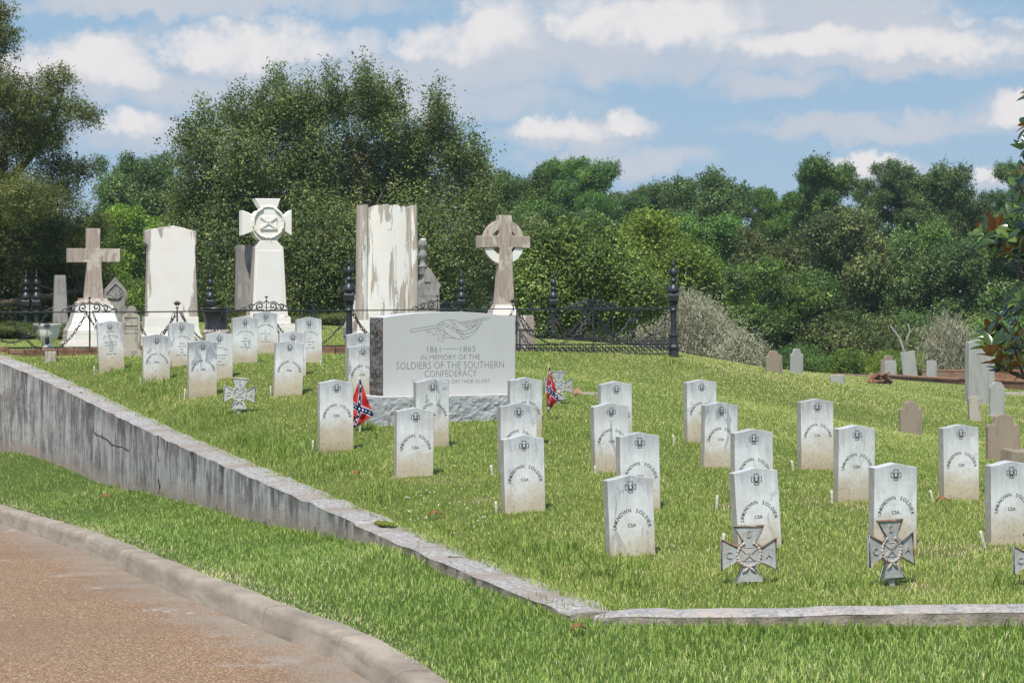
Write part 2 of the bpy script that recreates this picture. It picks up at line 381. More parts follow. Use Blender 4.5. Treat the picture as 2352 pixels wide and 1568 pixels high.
m, t = mat('granite_stained'); tc = t.n('ShaderNodeTexCoord').outputs['Object']
b = t.noise(tc, 7, 6, .65, .6); q = t.noise(tc, 26, 6, .7)
c = t.mix(t.mapr(q, .35, .65), (.035,.032,.032), (.21,.195,.185)); c = t.mix(t.mapr(b, .54, .60, 0, .7), c, (.16,.09,.07))
finish(t, c, .75, t.m('ADD', b, t.m('MULTIPLY', q, .6)), 1.0, .04, .3); M['granite_stained'] = m

# ---- wall concrete
def wallmat(name, capcol):
    m, t = mat(name); g = t.n('ShaderNodeNewGeometry'); pos = g.outputs['Position']; nx, ny, nz3 = t.sep(g.outputs['True Normal'])
    at = t.n('ShaderNodeAttribute', attribute_name='along'); al = at.outputs['Fac']; hz = t.n('ShaderNodeAttribute', attribute_name='hgt').outputs['Fac']
    v = t.comb(al, hz, 0.)
    s1 = t.noise(t.mapping(v, (5.5, .9, 1)), 1, 6, .68, .3); s2 = t.noise(t.mapping(v, (24, 2.6, 1)), 1, 5, .7); b1 = t.noise(t.mapping(v, (1.3,2.2,1)), 1, 5, .6); f = t.noise(pos, 55, 6, .7)
    c = t.mix(t.mapr(b1, .35, .65), (.39,.375,.345), (.60,.585,.55))
    c = t.mix(t.mapr(t.m('ADD', s1, t.m('MULTIPLY', t.m('SUBTRACT', b1, .5), .9)), .40, .60, 0, .88), c, (.15,.137,.122)); c = t.mix(t.mapr(t.m('ADD', s2, t.m('MULTIPLY', t.m('SUBTRACT', t.noise(t.mapping(v, (1.6,1.2,1)), 1, 4), .5), 1.2)), .53, .74, 0, .78), c, (.07,.067,.062))
    c = t.mix(t.mapr(s2, .45, .30, 0, .8), c, (.66,.65,.62))
    c = t.mix(t.mapr(t.noise(t.mapping(v, (3,1.5,1)), 1, 4), .55, .75, 0, .5), c, (.20,.165,.14))
    c = t.mix(t.m('MULTIPLY', t.mapr(t.m('ADD', hz, t.m('MULTIPLY', t.m('SUBTRACT', b1, .5), .3)), .20, .04), .75), c, (.36,.28,.22))
    c = t.mix(t.mapr(t.n('ShaderNodeTexVoronoi', {'Vector': t.mapping(v, (2.2,3.0,1)), 'Scale': 1.0, 'Randomness': 1}, feature='DISTANCE_TO_EDGE').outputs[0], .012, .0, 0, .0), c, (.03,.03,.03))
    tn = t.noise(t.mapping(v, (2.2, 1, 1)), 1, 5, .6); tf = t.noise(pos, 30, 6, .75)
    top = t.mix(t.mapr(tf, .40, .62), (.50,.475,.44), (.20,.185,.17)); top = t.mix(t.mapr(tn, .46, .60, 0, .8), top, capcol)
    k = t.mapr(nz3, .45, .8)
    col = t.mix(k, c, top)
    finish(t, col, .88, t.m('ADD', t.m('MULTIPLY', s1, .8), t.m('ADD', f, t.noise(pos, 14, 5, .6))), .7, .02, .15); M[name] = m
wallmat('wall_concrete', (.30,.24,.195)); wallmat('low_wall', (.50,.42,.36))

# ---- curb / road / soil
m, t = mat('curb'); pos = t.n('ShaderNodeNewGeometry').outputs['Position']
f = t.noise(pos, 60, 6, .75); b = t.noise(pos, 1.4, 6, .65, .5); s1 = t.noise(t.mapping(pos, (2,2,18)), 1, 5, .6, .8)
c = t.mix(t.mapr(b, .35, .65), (.26,.21,.16), (.41,.345,.265)); c = t.mix(t.mapr(s1, .45, .68, 0, .45), c, (.14,.12,.10)); c = t.mix(t.mapr(f, .5, .75, 0, .4), c, (.13,.11,.09))
finish(t, c, .85, f, .5, .006, .2); M['curb'] = m
m, t = mat('road'); pos = t.n('ShaderNodeNewGeometry').outputs['Position']
vo = t.n('ShaderNodeTexVoronoi', {'Vector': pos, 'Scale': 120.0}); vr = t.sep(vo.outputs['Color'])[0]; vg = t.sep(vo.outputs['Color'])[1]
c = t.mix(t.mapr(vr, .15, .95), (.17,.10,.052), (.35,.21,.105)); c = t.mix(t.mapr(vg, .88, .92, 0, .75), c, (.60,.47,.33)); c = t.mix(t.mapr(vg, .16, .10, 0, .8), c, (.10,.08,.075))
b = t.noise(pos, .55, 6, .6, .5); c = t.mix(t.mapr(b, .42, .68, 0, .5), c, (.185,.125,.085)); c = t.mix(t.mapr(t.noise(pos, .9, 5, .6), .60, .70, 0, .5), c, (.40,.37,.33))
dist = t.n('ShaderNodeAttribute', attribute_name='edge').outputs['Fac']
ed = t.mapr(t.m('ADD', dist, t.m('MULTIPLY', t.m('SUBTRACT', t.noise(pos, 2.5, 6, .7), .5), .9)), .5, .05, 0, .78)
c = t.mix(ed, c, (.27,.235,.19))
pat = t.m('MULTIPLY', t.mapr(t.noise(t.mapping(pos, (1.2, .7, 1)), 1.6, 6, .75), .62, .68), t.mapr(dist, .9, .3))
c = t.mix(t.m('MULTIPLY', pat, .7), c, (.50,.49,.44))
finish(t, c, .85, vo.outputs['Distance'], .5, .006, .25); M['road'] = m
def soil(name, c1, c2):
    m, t = mat(name); pos = t.n('ShaderNodeNewGeometry').outputs['Position']
    a = t.noise(pos, 1.2, 6, .65); f = t.noise(pos, 26, 5, .7); g2 = t.noise(pos, 3.2, 5, .7)
    c = t.mix(t.mapr(a, .35, .65), c1, c2); c = t.mix(t.mapr(f, .4, .7, 0, .6), c, tuple(q*.45 for q in c1)); c = t.mix(t.mapr(g2, .62, .72, 0, .55), c, (.26,.18,.10))
    finish(t, c, .95, f, .8, .03, .1); M[name] = m
soil('lawn_soil', (.10,.135,.03), (.17,.19,.05)); soil('verge_soil', (.06,.10,.02), (.10,.13,.035))

# ---- foliage
def foliage(name, stops, rough=.5, spec=.4, trans=.25, back=None, spark=0):
    m, t = mat(name); a = t.n('ShaderNodeAttribute', attribute_name='tint').outputs['Fac']
    r = t.n('ShaderNodeValToRGB', {0: a}); cr = r.color_ramp
    while len(cr.elements) < len(stops): cr.elements.new(.5)
    for e, (p_, c_) in zip(cr.elements, stops): e.position = p_; e.color = (*c_, 1)
    c = r.outputs[0]
    oi = t.n('ShaderNodeObjectInfo').outputs['Random']
    c = t.n('ShaderNodeHueSaturation', {'Hue': t.mapr(oi, 0, 1, .488, .512), 'Value': t.mapr(oi, 0, 1, .78, 1.2), 'Color': c}).outputs[0]
    if back: c = t.mix(t.n('ShaderNodeNewGeometry').outputs['Backfacing'], c, back)
    b = t.n('ShaderNodeBsdfPrincipled', {'Base Color': c, 'Roughness': rough, 'Specular IOR Level': spec})
    tl = t.n('ShaderNodeBsdfTranslucent', {0: t.mix(.5, c, (.20,.30,.03)) if not back else c})
    mx = t.n('ShaderNodeMixShader', {0: trans, 1: b.outputs[0], 2: tl.outputs[0]})
    t.n('ShaderNodeOutputMaterial', {0: mx.outputs[0]}); M[name] = m
foliage('grass', [(0,(0.124,0.196,0.036)),(.38,(0.335,0.439,0.088)),(.70,(0.584,0.634,0.176)),(.93,(0.801,0.730,0.318)),(1,(0.874,0.648,0.430))], .6, .2, .45)
foliage('verge_grass', [(0,(0.112,0.194,0.036)),(.42,(0.315,0.441,0.090)),(.78,(0.540,0.629,0.179)),(1,(0.873,0.709,0.431))], .6, .22, .45)
foliage('oak_leaves', [(0,(0.042,0.061,0.017)),(.45,(0.110,0.145,0.037)),(.8,(0.237,0.264,0.076)),(1,(0.455,0.460,0.184))], .5, .35, .2)
foliage('cedar_leaves', [(0,(0.047,0.070,0.022)),(.5,(0.153,0.187,0.045)),(.85,(0.340,0.363,0.102)),(1,(0.550,0.515,0.187))], .6, .3, .2)
foliage('wood_leaves', [(0,(0.034,0.082,0.015)),(.5,(0.097,0.193,0.027)),(.85,(0.202,0.337,0.050)),(1,(0.363,0.488,0.099))], .45, .4, .2)
foliage('bright_leaves', [(0,(0.074,0.128,0.013)),(.5,(0.179,0.275,0.025)),(.85,(0.315,0.404,0.041)),(1,(0.462,0.496,0.068))], .5, .4, .25)
foliage('blue_leaves', [(0,(0.037,0.073,0.019)),(.5,(0.099,0.172,0.037)),(.85,(0.199,0.294,0.069)),(1,(0.358,0.445,0.124))], .45, .4, .18)
foliage('olive_leaves', [(0,(0.058,0.091,0.022)),(.5,(0.169,0.247,0.042)),(.85,(0.364,0.462,0.121)),(1,(0.547,0.627,0.217))], .5, .3, .2)
foliage('dry_twigs', [(0,(0.093,0.087,0.056)),(.5,(0.317,0.303,0.202)),(1,(0.556,0.539,0.383))], .9, .1, .05)
foliage('magnolia_leaves', [(0,(.018,.045,.010)),(.6,(.045,.10,.016)),(1,(.16,.27,.04))], .18, .7, .12, back=(.34,.13,.04))

# ================================================================== SETTING
def sheet(name, X, Y, zf, keep, material):
    gx_, gy_ = np.meshgrid(X, Y); gz_ = zf(gx_, gy_); n = len(X)
    V = np.c_[gx_.ravel(), gy_.ravel(), gz_.ravel()]
    i, j = np.meshgrid(np.arange(len(X)-1), np.arange(len(Y)-1)); i = i.ravel(); j = j.ravel()
    a = j*n+i; cxm = (X[i]+X[i+1])/2; cym = (Y[j]+Y[j+1])/2; k = keep(cxm, cym)
    Fq = np.c_[a, a+1, a+n+1, a+n][k]
    used, inv = np.unique(Fq, return_inverse=True)
    me = bpy.data.meshes.new(name); me.from_pydata(V[used].tolist(), [], inv.reshape(-1,4).tolist()); me.update()
    return mk(name, me, material, smooth=True)
def axis(*segs):
    out = []
    for a, b, s in segs: out += list(np.arange(a, b, s))
    return np.array(out+[segs[-1][1]])
LX = axis((-900,-200,100),(-200,-60,20),(-60,-14,3),(-14,8,.12),(8,22,.4),(22,60,3),(60,200,20),(200,900,100))
LY = axis((13.2,36,.12),(36,60,.4),(60,130,2),(130,300,20),(300,2600,150))
lawn = sheet('lawn_ground', LX, LY, zl, lambda x, y: (y > Ywall(x)), M['lawn_soil']); tag(lawn, kind='structure')
VX = axis((-14,3,.07),(3,16,.3)); VY = axis((-6,10,.3),(10,40,.08))
verge = sheet('verge_ground', VX, VY, zv, lambda x, y: (y < Ywall(x)+.02) & (y > Ycurb(x)) & ~((x > -.2) & (y < -5)), M['verge_soil']); tag(verge, kind='structure')
# road
RX = axis((-60,-12,4),(-12,1,.15),(1,1.3,.3)); RY = axis((-40,8,2),(8,32,.15),(32,44,1))
road = sheet('road', RX, RY, lambda x, y: zroad(y)+0*x, lambda x, y: y < np.interp(x, np.maximum.accumulate(CB[:,0]), CB[:,1])+.3, M['road']); tag(road, kind='structure')
co_ = np.empty(len(road.data.vertices)*3); road.data.vertices.foreach_get('co', co_); co_ = co_.reshape(-1,3)
dd = np.sqrt(((co_[:,None,:2]-CB[None,::2,:2])**2).sum(-1)).min(1)
a_ = road.data.attributes.new('edge', 'FLOAT', 'POINT'); a_.data.foreach_set('value', dd.astype(np.float32))
# curb (kerb) : one continuous cast strip with real joints
cut_s = [np.interp(q, proj(np.c_[CB[:,:2], zroad(CB[:,1])])[:,0], cbs) for q in (187, 300, 600, 770, 905)]
kerb = empty('curb', (0,0,0)); tag(kerb, kind='structure')
prof = [(-.004,-.10),(-.004,.0),(.006,.02),(.020,.10),(.032,.130),(.050,.143),(.12,.146),(.20,.140),(.20,-.05)]
ed_ = [cbs[0]]+sorted(cut_s)+[cbs[-1]]
for a, b in zip(ed_[:-1], ed_[1:]):
    wide = (a == ed_[1] or b == ed_[1]); g0 = .014 if a == ed_[1] else .005; g1 = .014 if b == ed_[1] else .005
    sr = np.arange(a+g0, b-g1, .05); sr = np.r_[sr, b-g1]; V = []; Fc = []
    for s in sr:
        p = [np.interp(s, cbs, CB[:,k]) for k in range(2)]; n_ = [np.interp(s, cbs, nC[:,k]) for k in range(2)]
        z0 = float(zroad(p[1])); wob = .004*math.sin(s*3.1)+.003*math.sin(s*7.7+1)
        for q, (o, h) in enumerate(prof):
            V.append((p[0]+n_[0]*(o+(wob if q > 1 else 0)), p[1]+n_[1]*(o+wob), z0+h+.3*wob))
    m_ = len(prof)
    for i in range(len(sr)-1):
        for k in range(m_-1): Fc.append((i*m_+k, (i+1)*m_+k, (i+1)*m_+k+1, i*m_+k+1))
    Fc += [tuple(range(m_)), tuple(reversed(range((len(sr)-1)*m_, len(sr)*m_)))]
    o = MB().add(V, Fc).build('curb_section', M['curb'], kerb, smooth=True, auto=40)

# ------------------------------------------------------------------ retaining wall
def wall(name, IN, OUT, zbase, mat_, joints, coping=.0, step=.06, seed=1, notch=None, cap_over=.003):
    root = empty(name, tuple(IN[0])); root.location = (0,0,0)
    L = np.r_[0, np.cumsum(np.hypot(*np.diff(OUT[:, :2], axis=0).T))]
    r = np.random.default_rng(seed); ph = r.uniform(0, 6, 12); fr = r.uniform(.6, 9, 12)
    def wob(s, k): return sum(math.sin(fr[(i+k) % 12]*s*1.7+ph[(i*3+k) % 12])/(i+1.5) for i in range(6))
    ed = [0]+sorted(joints)+[L[-1]]
    for a, b in zip(ed[:-1], ed[1:]):
        sr = np.arange(a+.006, b-.006, step); sr = np.r_[sr, b-.006]; V = []; Fc = []; al = []; hg = []
        NB = 7
        for s in sr:
            i_ = np.array([np.interp(s, L, IN[:,k]) for k in range(3)]); o_ = np.array([np.interp(s, L, OUT[:,k]) for k in range(3)])
            zt = i_[2]+.006*wob(s, 0)-(notch(s) if notch else 0); zb = float(zbase(o_[0], o_[1]))
            n_ = (o_-i_); n_[2] = 0; n_ /= np.linalg.norm(n_)
            ring = []
            for q in range(NB):
                h = q/(NB-1); zz = zb-.35+(zt-.016-(zb-.35))*h; out = .006*wob(s*1.3+h*3, q)*(1 if q < NB-1 else .2)
                ring.append((o_[0]+n_[0]*out, o_[1]+n_[1]*out, zz))
            e = cap_over*.5+.0012*wob(s*2, 3)
            ring.append((o_[0]+n_[0]*e, o_[1]+n_[1]*e, zt-.014)); ring.append((o_[0]+n_[0]*(e-.014), o_[1]+n_[1]*(e-.014), zt-.002))
            ring.append(((o_[0]+i_[0])/2, (o_[1]+i_[1])/2, zt+.004*wob(s*2.2, 5)+.004))
            ring.append((i_[0], i_[1], zt-.002+.003*wob(s*2, 8))); ring.append((i_[0], i_[1], zt-.5))
            V += ring; al += [s]*len(ring); hg += [q[2]-zb for q in ring]
        m_ = len(ring)
        for i in range(len(sr)-1):
            for k in range(m_-1): Fc.append((i*m_+k, (i+1)*m_+k, (i+1)*m_+k+1, i*m_+k+1))
        Fc += [tuple(range(m_)), tuple(reversed(range((len(sr)-1)*m_, len(sr)*m_)))]
        o = MB().add(V, Fc).build('wall_section', mat_, root, smooth=True, auto=38)
        for nm, arr in (('along', al), ('hgt', hg)):
            at = o.data.attributes.new(nm, 'FLOAT', 'POINT'); at.data.foreach_set('value', np.array(arr, np.float32))
    return root
Lw = np.r_[0, np.cumsum(np.hypot(*np.diff(WO[:, :2], axis=0).T))]
pw = proj(WO)
def s_at(px): return float(np.interp(px, pw[16:,0], Lw[16:]))
drop_s = s_at(813)
rw = wall('retaining_wall', WI, WO, zv, M['wall_concrete'], [s_at(149), s_at(364), s_at(718), s_at(811)], seed=3,
          notch=lambda s: .018 if s > drop_s else 0.0)
tag(rw, 'long streaked grey concrete retaining wall curving from the corner to the left edge', 'wall')
FI = FR.copy(); FO = FR.copy(); FO[:,1] -= .30; FI[0,0] += .02; FO[0,0] = WO[-1,0]+.12; FO[0,1] = 13.62
dense = lambda A: np.c_[[np.interp(np.linspace(0,1,80), np.linspace(0,1,len(A)), A[:,k]) for k in range(3)]].T
lw = wall('low_wall', dense(FI), dense(FO), zv, M['low_wall'], [2.9], seed=9)
tag(lw, 'low pale concrete kerb wall running right from the corner at the front of the lawn', 'wall')
# weathered slab patch and moss cushion lying on the coping, crack line in the render
def on_wall(px, side=.5, dz=0.):
    s = s_at(px); i_ = np.array([np.interp(s, Lw, WI[:,k]) for k in range(3)]); o_ = np.array([np.interp(s, Lw, WO[:,k]) for k in range(3)])
    p = o_*(1-side)+i_*side; p[2] = i_[2]+dz; d = np.array([np.interp(s+.1, Lw, WO[:,k]) for k in range(3)])-o_; return p, math.atan2(d[1], d[0])
pts_ = []
p, a = on_wall(835, .55, 0.0)
mb = MB(); r_ = np.random.default_rng(5)
for k in range(60):
    q = Matrix.Rotation(a, 3, 'Z') @ Vector((r_.normal(0,.09), r_.normal(0,.025), 0)); mb.ball((p[0]+q.x, p[1]+q.y, p[2]+.003), (.018,.018,.014), 6, 4)
tag(mb.build('moss_cushion', M['moss'], smooth=True), 'small green moss cushion on top of the streaked retaining wall', 'moss')
# crack: thin dark recessed strand in the plaster, part of the wall
def wall_face(px, py):
    s = s_at(px)
    o_ = np.array([np.interp(s, Lw, WO[:,k]) for k in range(3)]); return P(px, py, o_[1]-.012)
simple('crack_dark', (.02,.018,.016), .95, .05, 0, .2, 60)
mb = MB()
for path in ([(212,985),(221,997),(232,1001),(246,1009),(256,1019),(268,1024),(281,1026),(293,1033),(300,1032)],):
    mb.tube([wall_face(x, y) for x, y in path], [.002,.005,.003,.006,.004,.003,.004,.003,.001], 5)
mb.build('crack', M['crack_dark'], rw)
mb = MB()
for path in ([(363,1000),(364,1020),(362,1040),(365,1060)], [(363,1100),(367,1115),(364,1133)]):
    mb.tube([wall_face(x, y) for x, y in path], .006, 5)
mb.build('crack', M['crack_dark'], rw)

# ------------------------------------------------------------------ grass
def blades(name, x, y, z, h, wd, lean, tint, mat_, seed):
    r = np.random.default_rng(seed); n = len(x)
    th = r.uniform(0, 2*np.pi, n); bx = np.cos(th)*wd/2; by = np.sin(th)*wd/2
    la = r.uniform(0, 2*np.pi, n); lx = np.cos(la)*lean*h; ly = np.sin(la)*lean*h
    V = np.empty((n, 5, 3))
    V[:,0] = np.c_[x-bx, y-by, z-.008]; V[:,1] = np.c_[x+bx, y+by, z-.008]
    V[:,2] = np.c_[x+bx*.75+lx*.35, y+by*.75+ly*.35, z+h*.6]; V[:,3] = np.c_[x-bx*.75+lx*.35, y-by*.75+ly*.35, z+h*.6]
    V[:,4] = np.c_[x+lx, y+ly, z+h*(1-.35*lean)]
    return quads(name, V.reshape(-1,3), 5, [(0,1,2,3),(3,2,4)], mat_, np.clip(tint, 0, 1))
def fbm(x, y, s, seed):
    r = np.random.default_rng(seed); out = 0; amp = 1
    for k in range(5):
        for _ in range(4):
            a = r.uniform(0, 2*np.pi); f = s*2**k; out = out+amp*np.sin(f*(x*np.cos(a)+y*np.sin(a))+r.uniform(0, 6.3)); 
        amp *= .6
    return out/4.5
def sample(n, dens, y0, y1, r, xr=.26, pad=1.2):
    yy = np.linspace(y0, y1, 400); wgt = dens(yy)*(2*xr*yy+2*pad); c = np.cumsum(wgt); c /= c[-1]
    y = np.interp(r.random(n), c, yy); x = r.uniform(-1, 1, n)*(xr*y+pad); return x, y
r = np.random.default_rng(11)
N = 1000000
x, y = sample(N, lambda q: np.where(q < 30, (15/q)**1.15, .45*(30/q)**1.6), 13.3, 66, r)
k = (y > Ywall(x)+.13); x, y = x[k], y[k]
far = smooth(18, 50, y)
patch = fbm(x, y, .55, 3)+.5*fbm(x, y, 3.0, 4)
bare = fbm(x, y, 1.7, 8)
k = r.random(len(x)) < np.clip(1.25-.8*smooth(.9, 1.5, bare), .12, 1); x, y, far, patch, bare = x[k], y[k], far[k], patch[k], bare[k]
dw = y-Ywall(x)                              # close to the wall the grass is longer
longg = (1-smooth(.2, 1.1, dw))*(x < .6)*.7+.15*(fbm(x, y, 1.1, 21) > .9)
h = (.019+.021*r.random(len(x)))*(1+1.3*longg)+.012*np.clip(patch, -1, 1)*.6
tint = .40+.13*patch+.25*r.normal(0, 1, len(x))+.10*far+.08*smooth(0, 6, x)-.10*longg+.22*smooth(.7, 1.4, bare)
# dry mown stripes across the slope behind the graves
tint += .20*np.clip(fbm(x*.35+y*.12, y*1.1, 1.1, 33), 0, 1)*smooth(22, 34, y)*(x > -1)
dry = r.random(len(x)) < .03; tint[dry] = .97
keep_ = np.ones(len(x), bool)
for bx_, by_, br_ in [(985,1102,.30),(1905,1160,.34),(2045,1235,.2),(2140,1268,.3),(1690,1168,.22),(2260,1262,.22),(1500,1255,.16),(1110,1150,.2),(2100,1350,.22),(1350,905,.4),(1700,1165,.2),(730,1045,.25)]:
    q_ = hit(bx_, by_); e_ = np.hypot((x-q_[0])/br_, (y-q_[1])/(br_*1.1))+.35*fbm(x, y, 9, 77); m_ = e_ < 1; tint[m_ & (r.random(len(x)) < .7)] += .5; keep_ &= ~(m_ & (r.random(len(x)) < .55))
x, y, h, tint, far = x[keep_], y[keep_], h[keep_], tint[keep_], far[keep_]
g = blades('lawn_grass', x, y, zl(x, y), h, (.0036+.0018*r.random(len(x)))*(1+1.4*far), r.uniform(.2, 1.5, len(x)), tint, M['grass'], 5)
tag(g, 'short mown green grass with yellowish patches covering the burial lawn', 'grass', kind='stuff')
# verge
r = np.random.default_rng(12)
x, y = sample(560000, lambda q: np.where(q < 24, (12/q)**1.0, .3), 9.5, 36, r)
k = (y < Ywall(x)-.14) & (y > Ycurb(x)+.16); x, y = x[k], y[k]
patch = fbm(x, y, 1.2, 13)+.5*fbm(x, y, 5.0, 14)
nearcurb = 1-smooth(.16, .42, (y-Ycurb(x))*.4)
nearw = 1-smooth(.14, .5, (Ywall(x)-y))
h = (.023+.028*r.random(len(x)))*(1+.28*patch)*(1-.4*nearcurb)*(1-.35*nearw)
tint = .42+.12*patch+.24*r.normal(0, 1, len(x))+.55*nearcurb*(r.random(len(x)) < .6)
g = blades('verge_grass', x, y, zv(x, y), h, .0038+.0022*r.random(len(x)), r.uniform(.2, 1.3, len(x)), tint, M['verge_grass'], 6)
tag(g, 'lush green grass strip between the road curb and the retaining wall', 'grass', kind='stuff')
# long tufts at the wall, the low wall and the stones' feet are added below
TUFT = []
def tuft(px, py, n=60, rad=.10, hh=.13, fn=None):
    p = hit(px, py, fn or zl); TUFT.append((p[0], p[1], n, rad, hh, fn or zl))
r = np.random.default_rng(15)
for k in range(46):
    i = r.integers(24, len(WI)-4); TUFT.append((WI[i,0]+.12+r.uniform(0,.5), WI[i,1]+r.uniform(0,.4), 50, .12, r.uniform(.08,.15), zl))
for k in range(40): TUFT.append((r.uniform(.6, 3.6), 13.45-r.uniform(0,.25)-.05, 30, .10, r.uniform(.05,.10), zv))
for k in range(26): TUFT.append((r.uniform(-4.5,.6)*1, None, 30, .10, .09, 'wallfoot'))
for px, py in [(1085,955),(1130,960),(1180,958),(850,985),(1040,962),(1280,1000),(1440,1310),(1380,1330),(1200,1330),(1330,1290),(1560,1200),(1560,1510),(1100,1500),(560,1010),(640,1060),(330,850),(280,858),(1563,842),(1545,835),(1920,1350),(2300,1345),(2330,1240),(1480,1080),(700,1030),(800,1012),(1100,1420)]:
    tuft(px, py, 55, .13, .13, zv if py > 1405 else zl)
X_, Y_, Z_, H_, = [], [], [], []
for (tx, ty, n, rad, hh, fn) in TUFT:
    if fn == 'wallfoot': ty = float(Ywall(tx))-.30; fn = zv
    a = tx+r.normal(0, rad, n); b = ty+r.normal(0, rad, n)
    if fn is zl: kk = b > Ywall(a)+.16
    else: kk = b < Ywall(a)-.16
    a, b = a[kk], b[kk]; X_.append(a); Y_.append(b); Z_.append(fn(a, b)); H_.append(hh*r.uniform(.5, 1.2, len(a)))
X_, Y_, Z_, H_ = map(np.concatenate, (X_, Y_, Z_, H_))
g = blades('grass_tufts', X_, Y_, Z_, H_, .007+.004*r.random(len(X_)), r.uniform(.2, 1.1, len(X_)), .32+.14*r.normal(0,1,len(X_)), M['verge_grass'], 8)
tag(g, 'longer green grass tufts along the walls and around the stones', 'grass', kind='stuff')
# clover flowers near the wall
mb = MB()
for k in range(42):
    p = hit(r.normal(1010, 75) if k < 45 else r.uniform(1100, 2300), r.normal(1185, 32) if k < 45 else r.uniform(1190, 1360))
    if p[1] > Ywall(p[0])+.3: mb.ball((p[0], p[1], p[2]+.036), .006, 6, 4)
tag(mb.build('clover_flowers', M['clover'], smooth=True), 'scattered tiny white clover flowers in the grass above the retaining wall', 'flowers', kind='stuff')
# fallen leaves
def leaf(px, py, label, size=.07, fn=zl, rz=0.):
    p = hit(px, py, fn); mb = MB(); n = 7; V = []
    for i in range(n):
        u = i/(n-1); wd = size*.28*math.sin(math.pi*min(1, u*1.05+.02))+.001
        V += [(u*size-size/2, -wd, .012+.02*math.sin(u*4)), (u*size-size/2, 0, .002+.02*math.sin(u*4)), (u*size-size/2, wd, .016+.02*math.sin(u*4))]
    Fc = []
    for i in range(n-1):
        for k in range(2): Fc.append((i*3+k, (i+1)*3+k, (i+1)*3+k+1, i*3+k+1))
    o = MB().add(V, Fc).build('fallen_leaf', M['dead_leaf'], smooth=True); sm = o.modifiers.new('thickness', 'SOLIDIFY'); sm.thickness = .0015
    o.location = (p[0], p[1], p[2]+.038); o.rotation_euler = (.2, -.25, rz); tag(o, label, 'leaf', 'fallen brown leaves on the grass')
leaf(243,1150, 'curled brown leaf on the verge below the tall retaining wall', .13, zv, .3)
leaf(820,1098, 'red-brown leaf in the grass left of the stone with bare earth below', .10, zl, 1.1)
leaf(1000,1193, 'brown twisted leaf in the clover patch above the retaining wall', .11, zl, .2)
leaf(1330,1460, 'dark brown leaf on the verge below the low kerb wall', .09, zv, .4)
leaf(2165,1160, 'large brown leaf in the grass in front of the stone near the right edge', .11, zl, -.2)
leaf(1190,1102, 'small brown leaf between two pale headstones of the middle row', .06, zl, .5)

# ------------------------------------------------------------------ lettering
_gl = {}
def glyphs(text, font_off=0.0):
    key = (text, font_off)
    if key in _gl: return _gl[key]
    c = bpy.data.curves.new('t', 'FONT'); c.body = text; c.resolution_u = 2; c.offset = font_off; c.fill_mode = 'BOTH'; c.extrude = .02
    o = bpy.data.objects.new('t', c); COL.objects.link(o); bpy.context.view_layer.update()
    me = bpy.data.meshes.new_from_object(o.evaluated_get(bpy.context.evaluated_depsgraph_get()))
    V = np.array([v.co[:] for v in me.vertices]) if len(me.vertices) else np.zeros((0,3)); Fc = [tuple(p.vertices) for p in me.polygons]
    bpy.data.objects.remove(o); bpy.data.curves.remove(c); bpy.data.meshes.remove(me)
    if len(V): V[:,0] -= V[:,0].min()
    _gl[key] = (V, Fc, V[:,0].max() if len(V) else .3); return _gl[key]
CAP = .73*.98
def line(mb, text, cx, z, h, width=None, y=0., off=-.008, thick=.0008):
    """text centred on cx; cap height h; facing -Y at y"""
    V, Fc, w_ = glyphs(text, off); s = h/CAP; sx = s if width is None else width/w_
    mb.add([(cx+(v[0]-w_/2)*sx, y-v[2]/.02*thick, z+v[1]*s) for v in V], [tuple(f) for f in Fc])
def arc(mb, text, cx, cz, rad, a0, a1, h, y=0., off=-.008, thick=.0008):
    """letters spread from angle a0 to a1 (degrees, 90 = top) on a circle"""
    adv = [(.42 if ch == ' ' else glyphs(ch, off)[2]+.13) for ch in text]; tot = sum(adv); s = h/CAP; pos = 0
    for ch, ad in zip(text, adv):
        an = R(a0+(a1-a0)*((pos+ad/2)/tot)); pos += ad
        if ch == ' ': continue
        V, Fc, w_ = glyphs(ch, off); rt = an-math.pi/2; ca, sa = math.cos(rt), math.sin(rt); out = []
        for v in V:
            lx = (v[0]-w_/2)*s; lz = v[1]*s; out.append((cx+rad*math.cos(an)+lx*ca-lz*sa, y-v[2]/.02*thick, cz+rad*math.sin(an)+lx*sa+lz*ca))
        mb.add(out, Fc)
def stroke(mb, path, r, y=0., closed=False, flat=.35):
    """a flat painted/raised line in the xz plane"""
    n = len(path); V = []
    for i in range(n):
        a = path[(i-1) % n] if (closed or i) else path[i]; b = path[(i+1) % n] if (closed or i < n-1) else path[i]
        d = np.array(b)-np.array(a); d = d/(np.linalg.norm(d)+1e-9); nx_, nz_2 = -d[1], d[0]
        V += [(path[i][0]-nx_*r, y, path[i][1]-nz_2*r), (path[i][0], y-r*flat, path[i][1]), (path[i][0]+nx_*r, y, path[i][1]+nz_2*r)]
    Fc = []
    for i in range(n if closed else n-1):
        j = (i+1) % n
        for k in range(2): Fc.append((i*3+k, i*3+k+1, j*3+k+1, j*3+k))
    mb.add(V, Fc)
def cross_outline(Rr, neck=.47, half=.56, nh=.22, circ=.5):
    pts = []
    for q in range(4):
        a = math.pi/2*q; ca, sa = math.cos(a), math.sin(a)
        loc = [(-half, 1.), (-nh, circ*.95), ]
        seq = [(half, 1.0), (-half, 1.0), (-nh, circ*.93)]
        m_ = (-circ*.70, circ*.70); seq += [(-(circ*.52), circ*.83), m_, (-(circ*.83), circ*.52)]
        for px_2, pz_2 in seq: pts.append(((px_2*ca-pz_2*sa)*Rr, (px_2*sa+pz_2*ca)*Rr))
    return pts

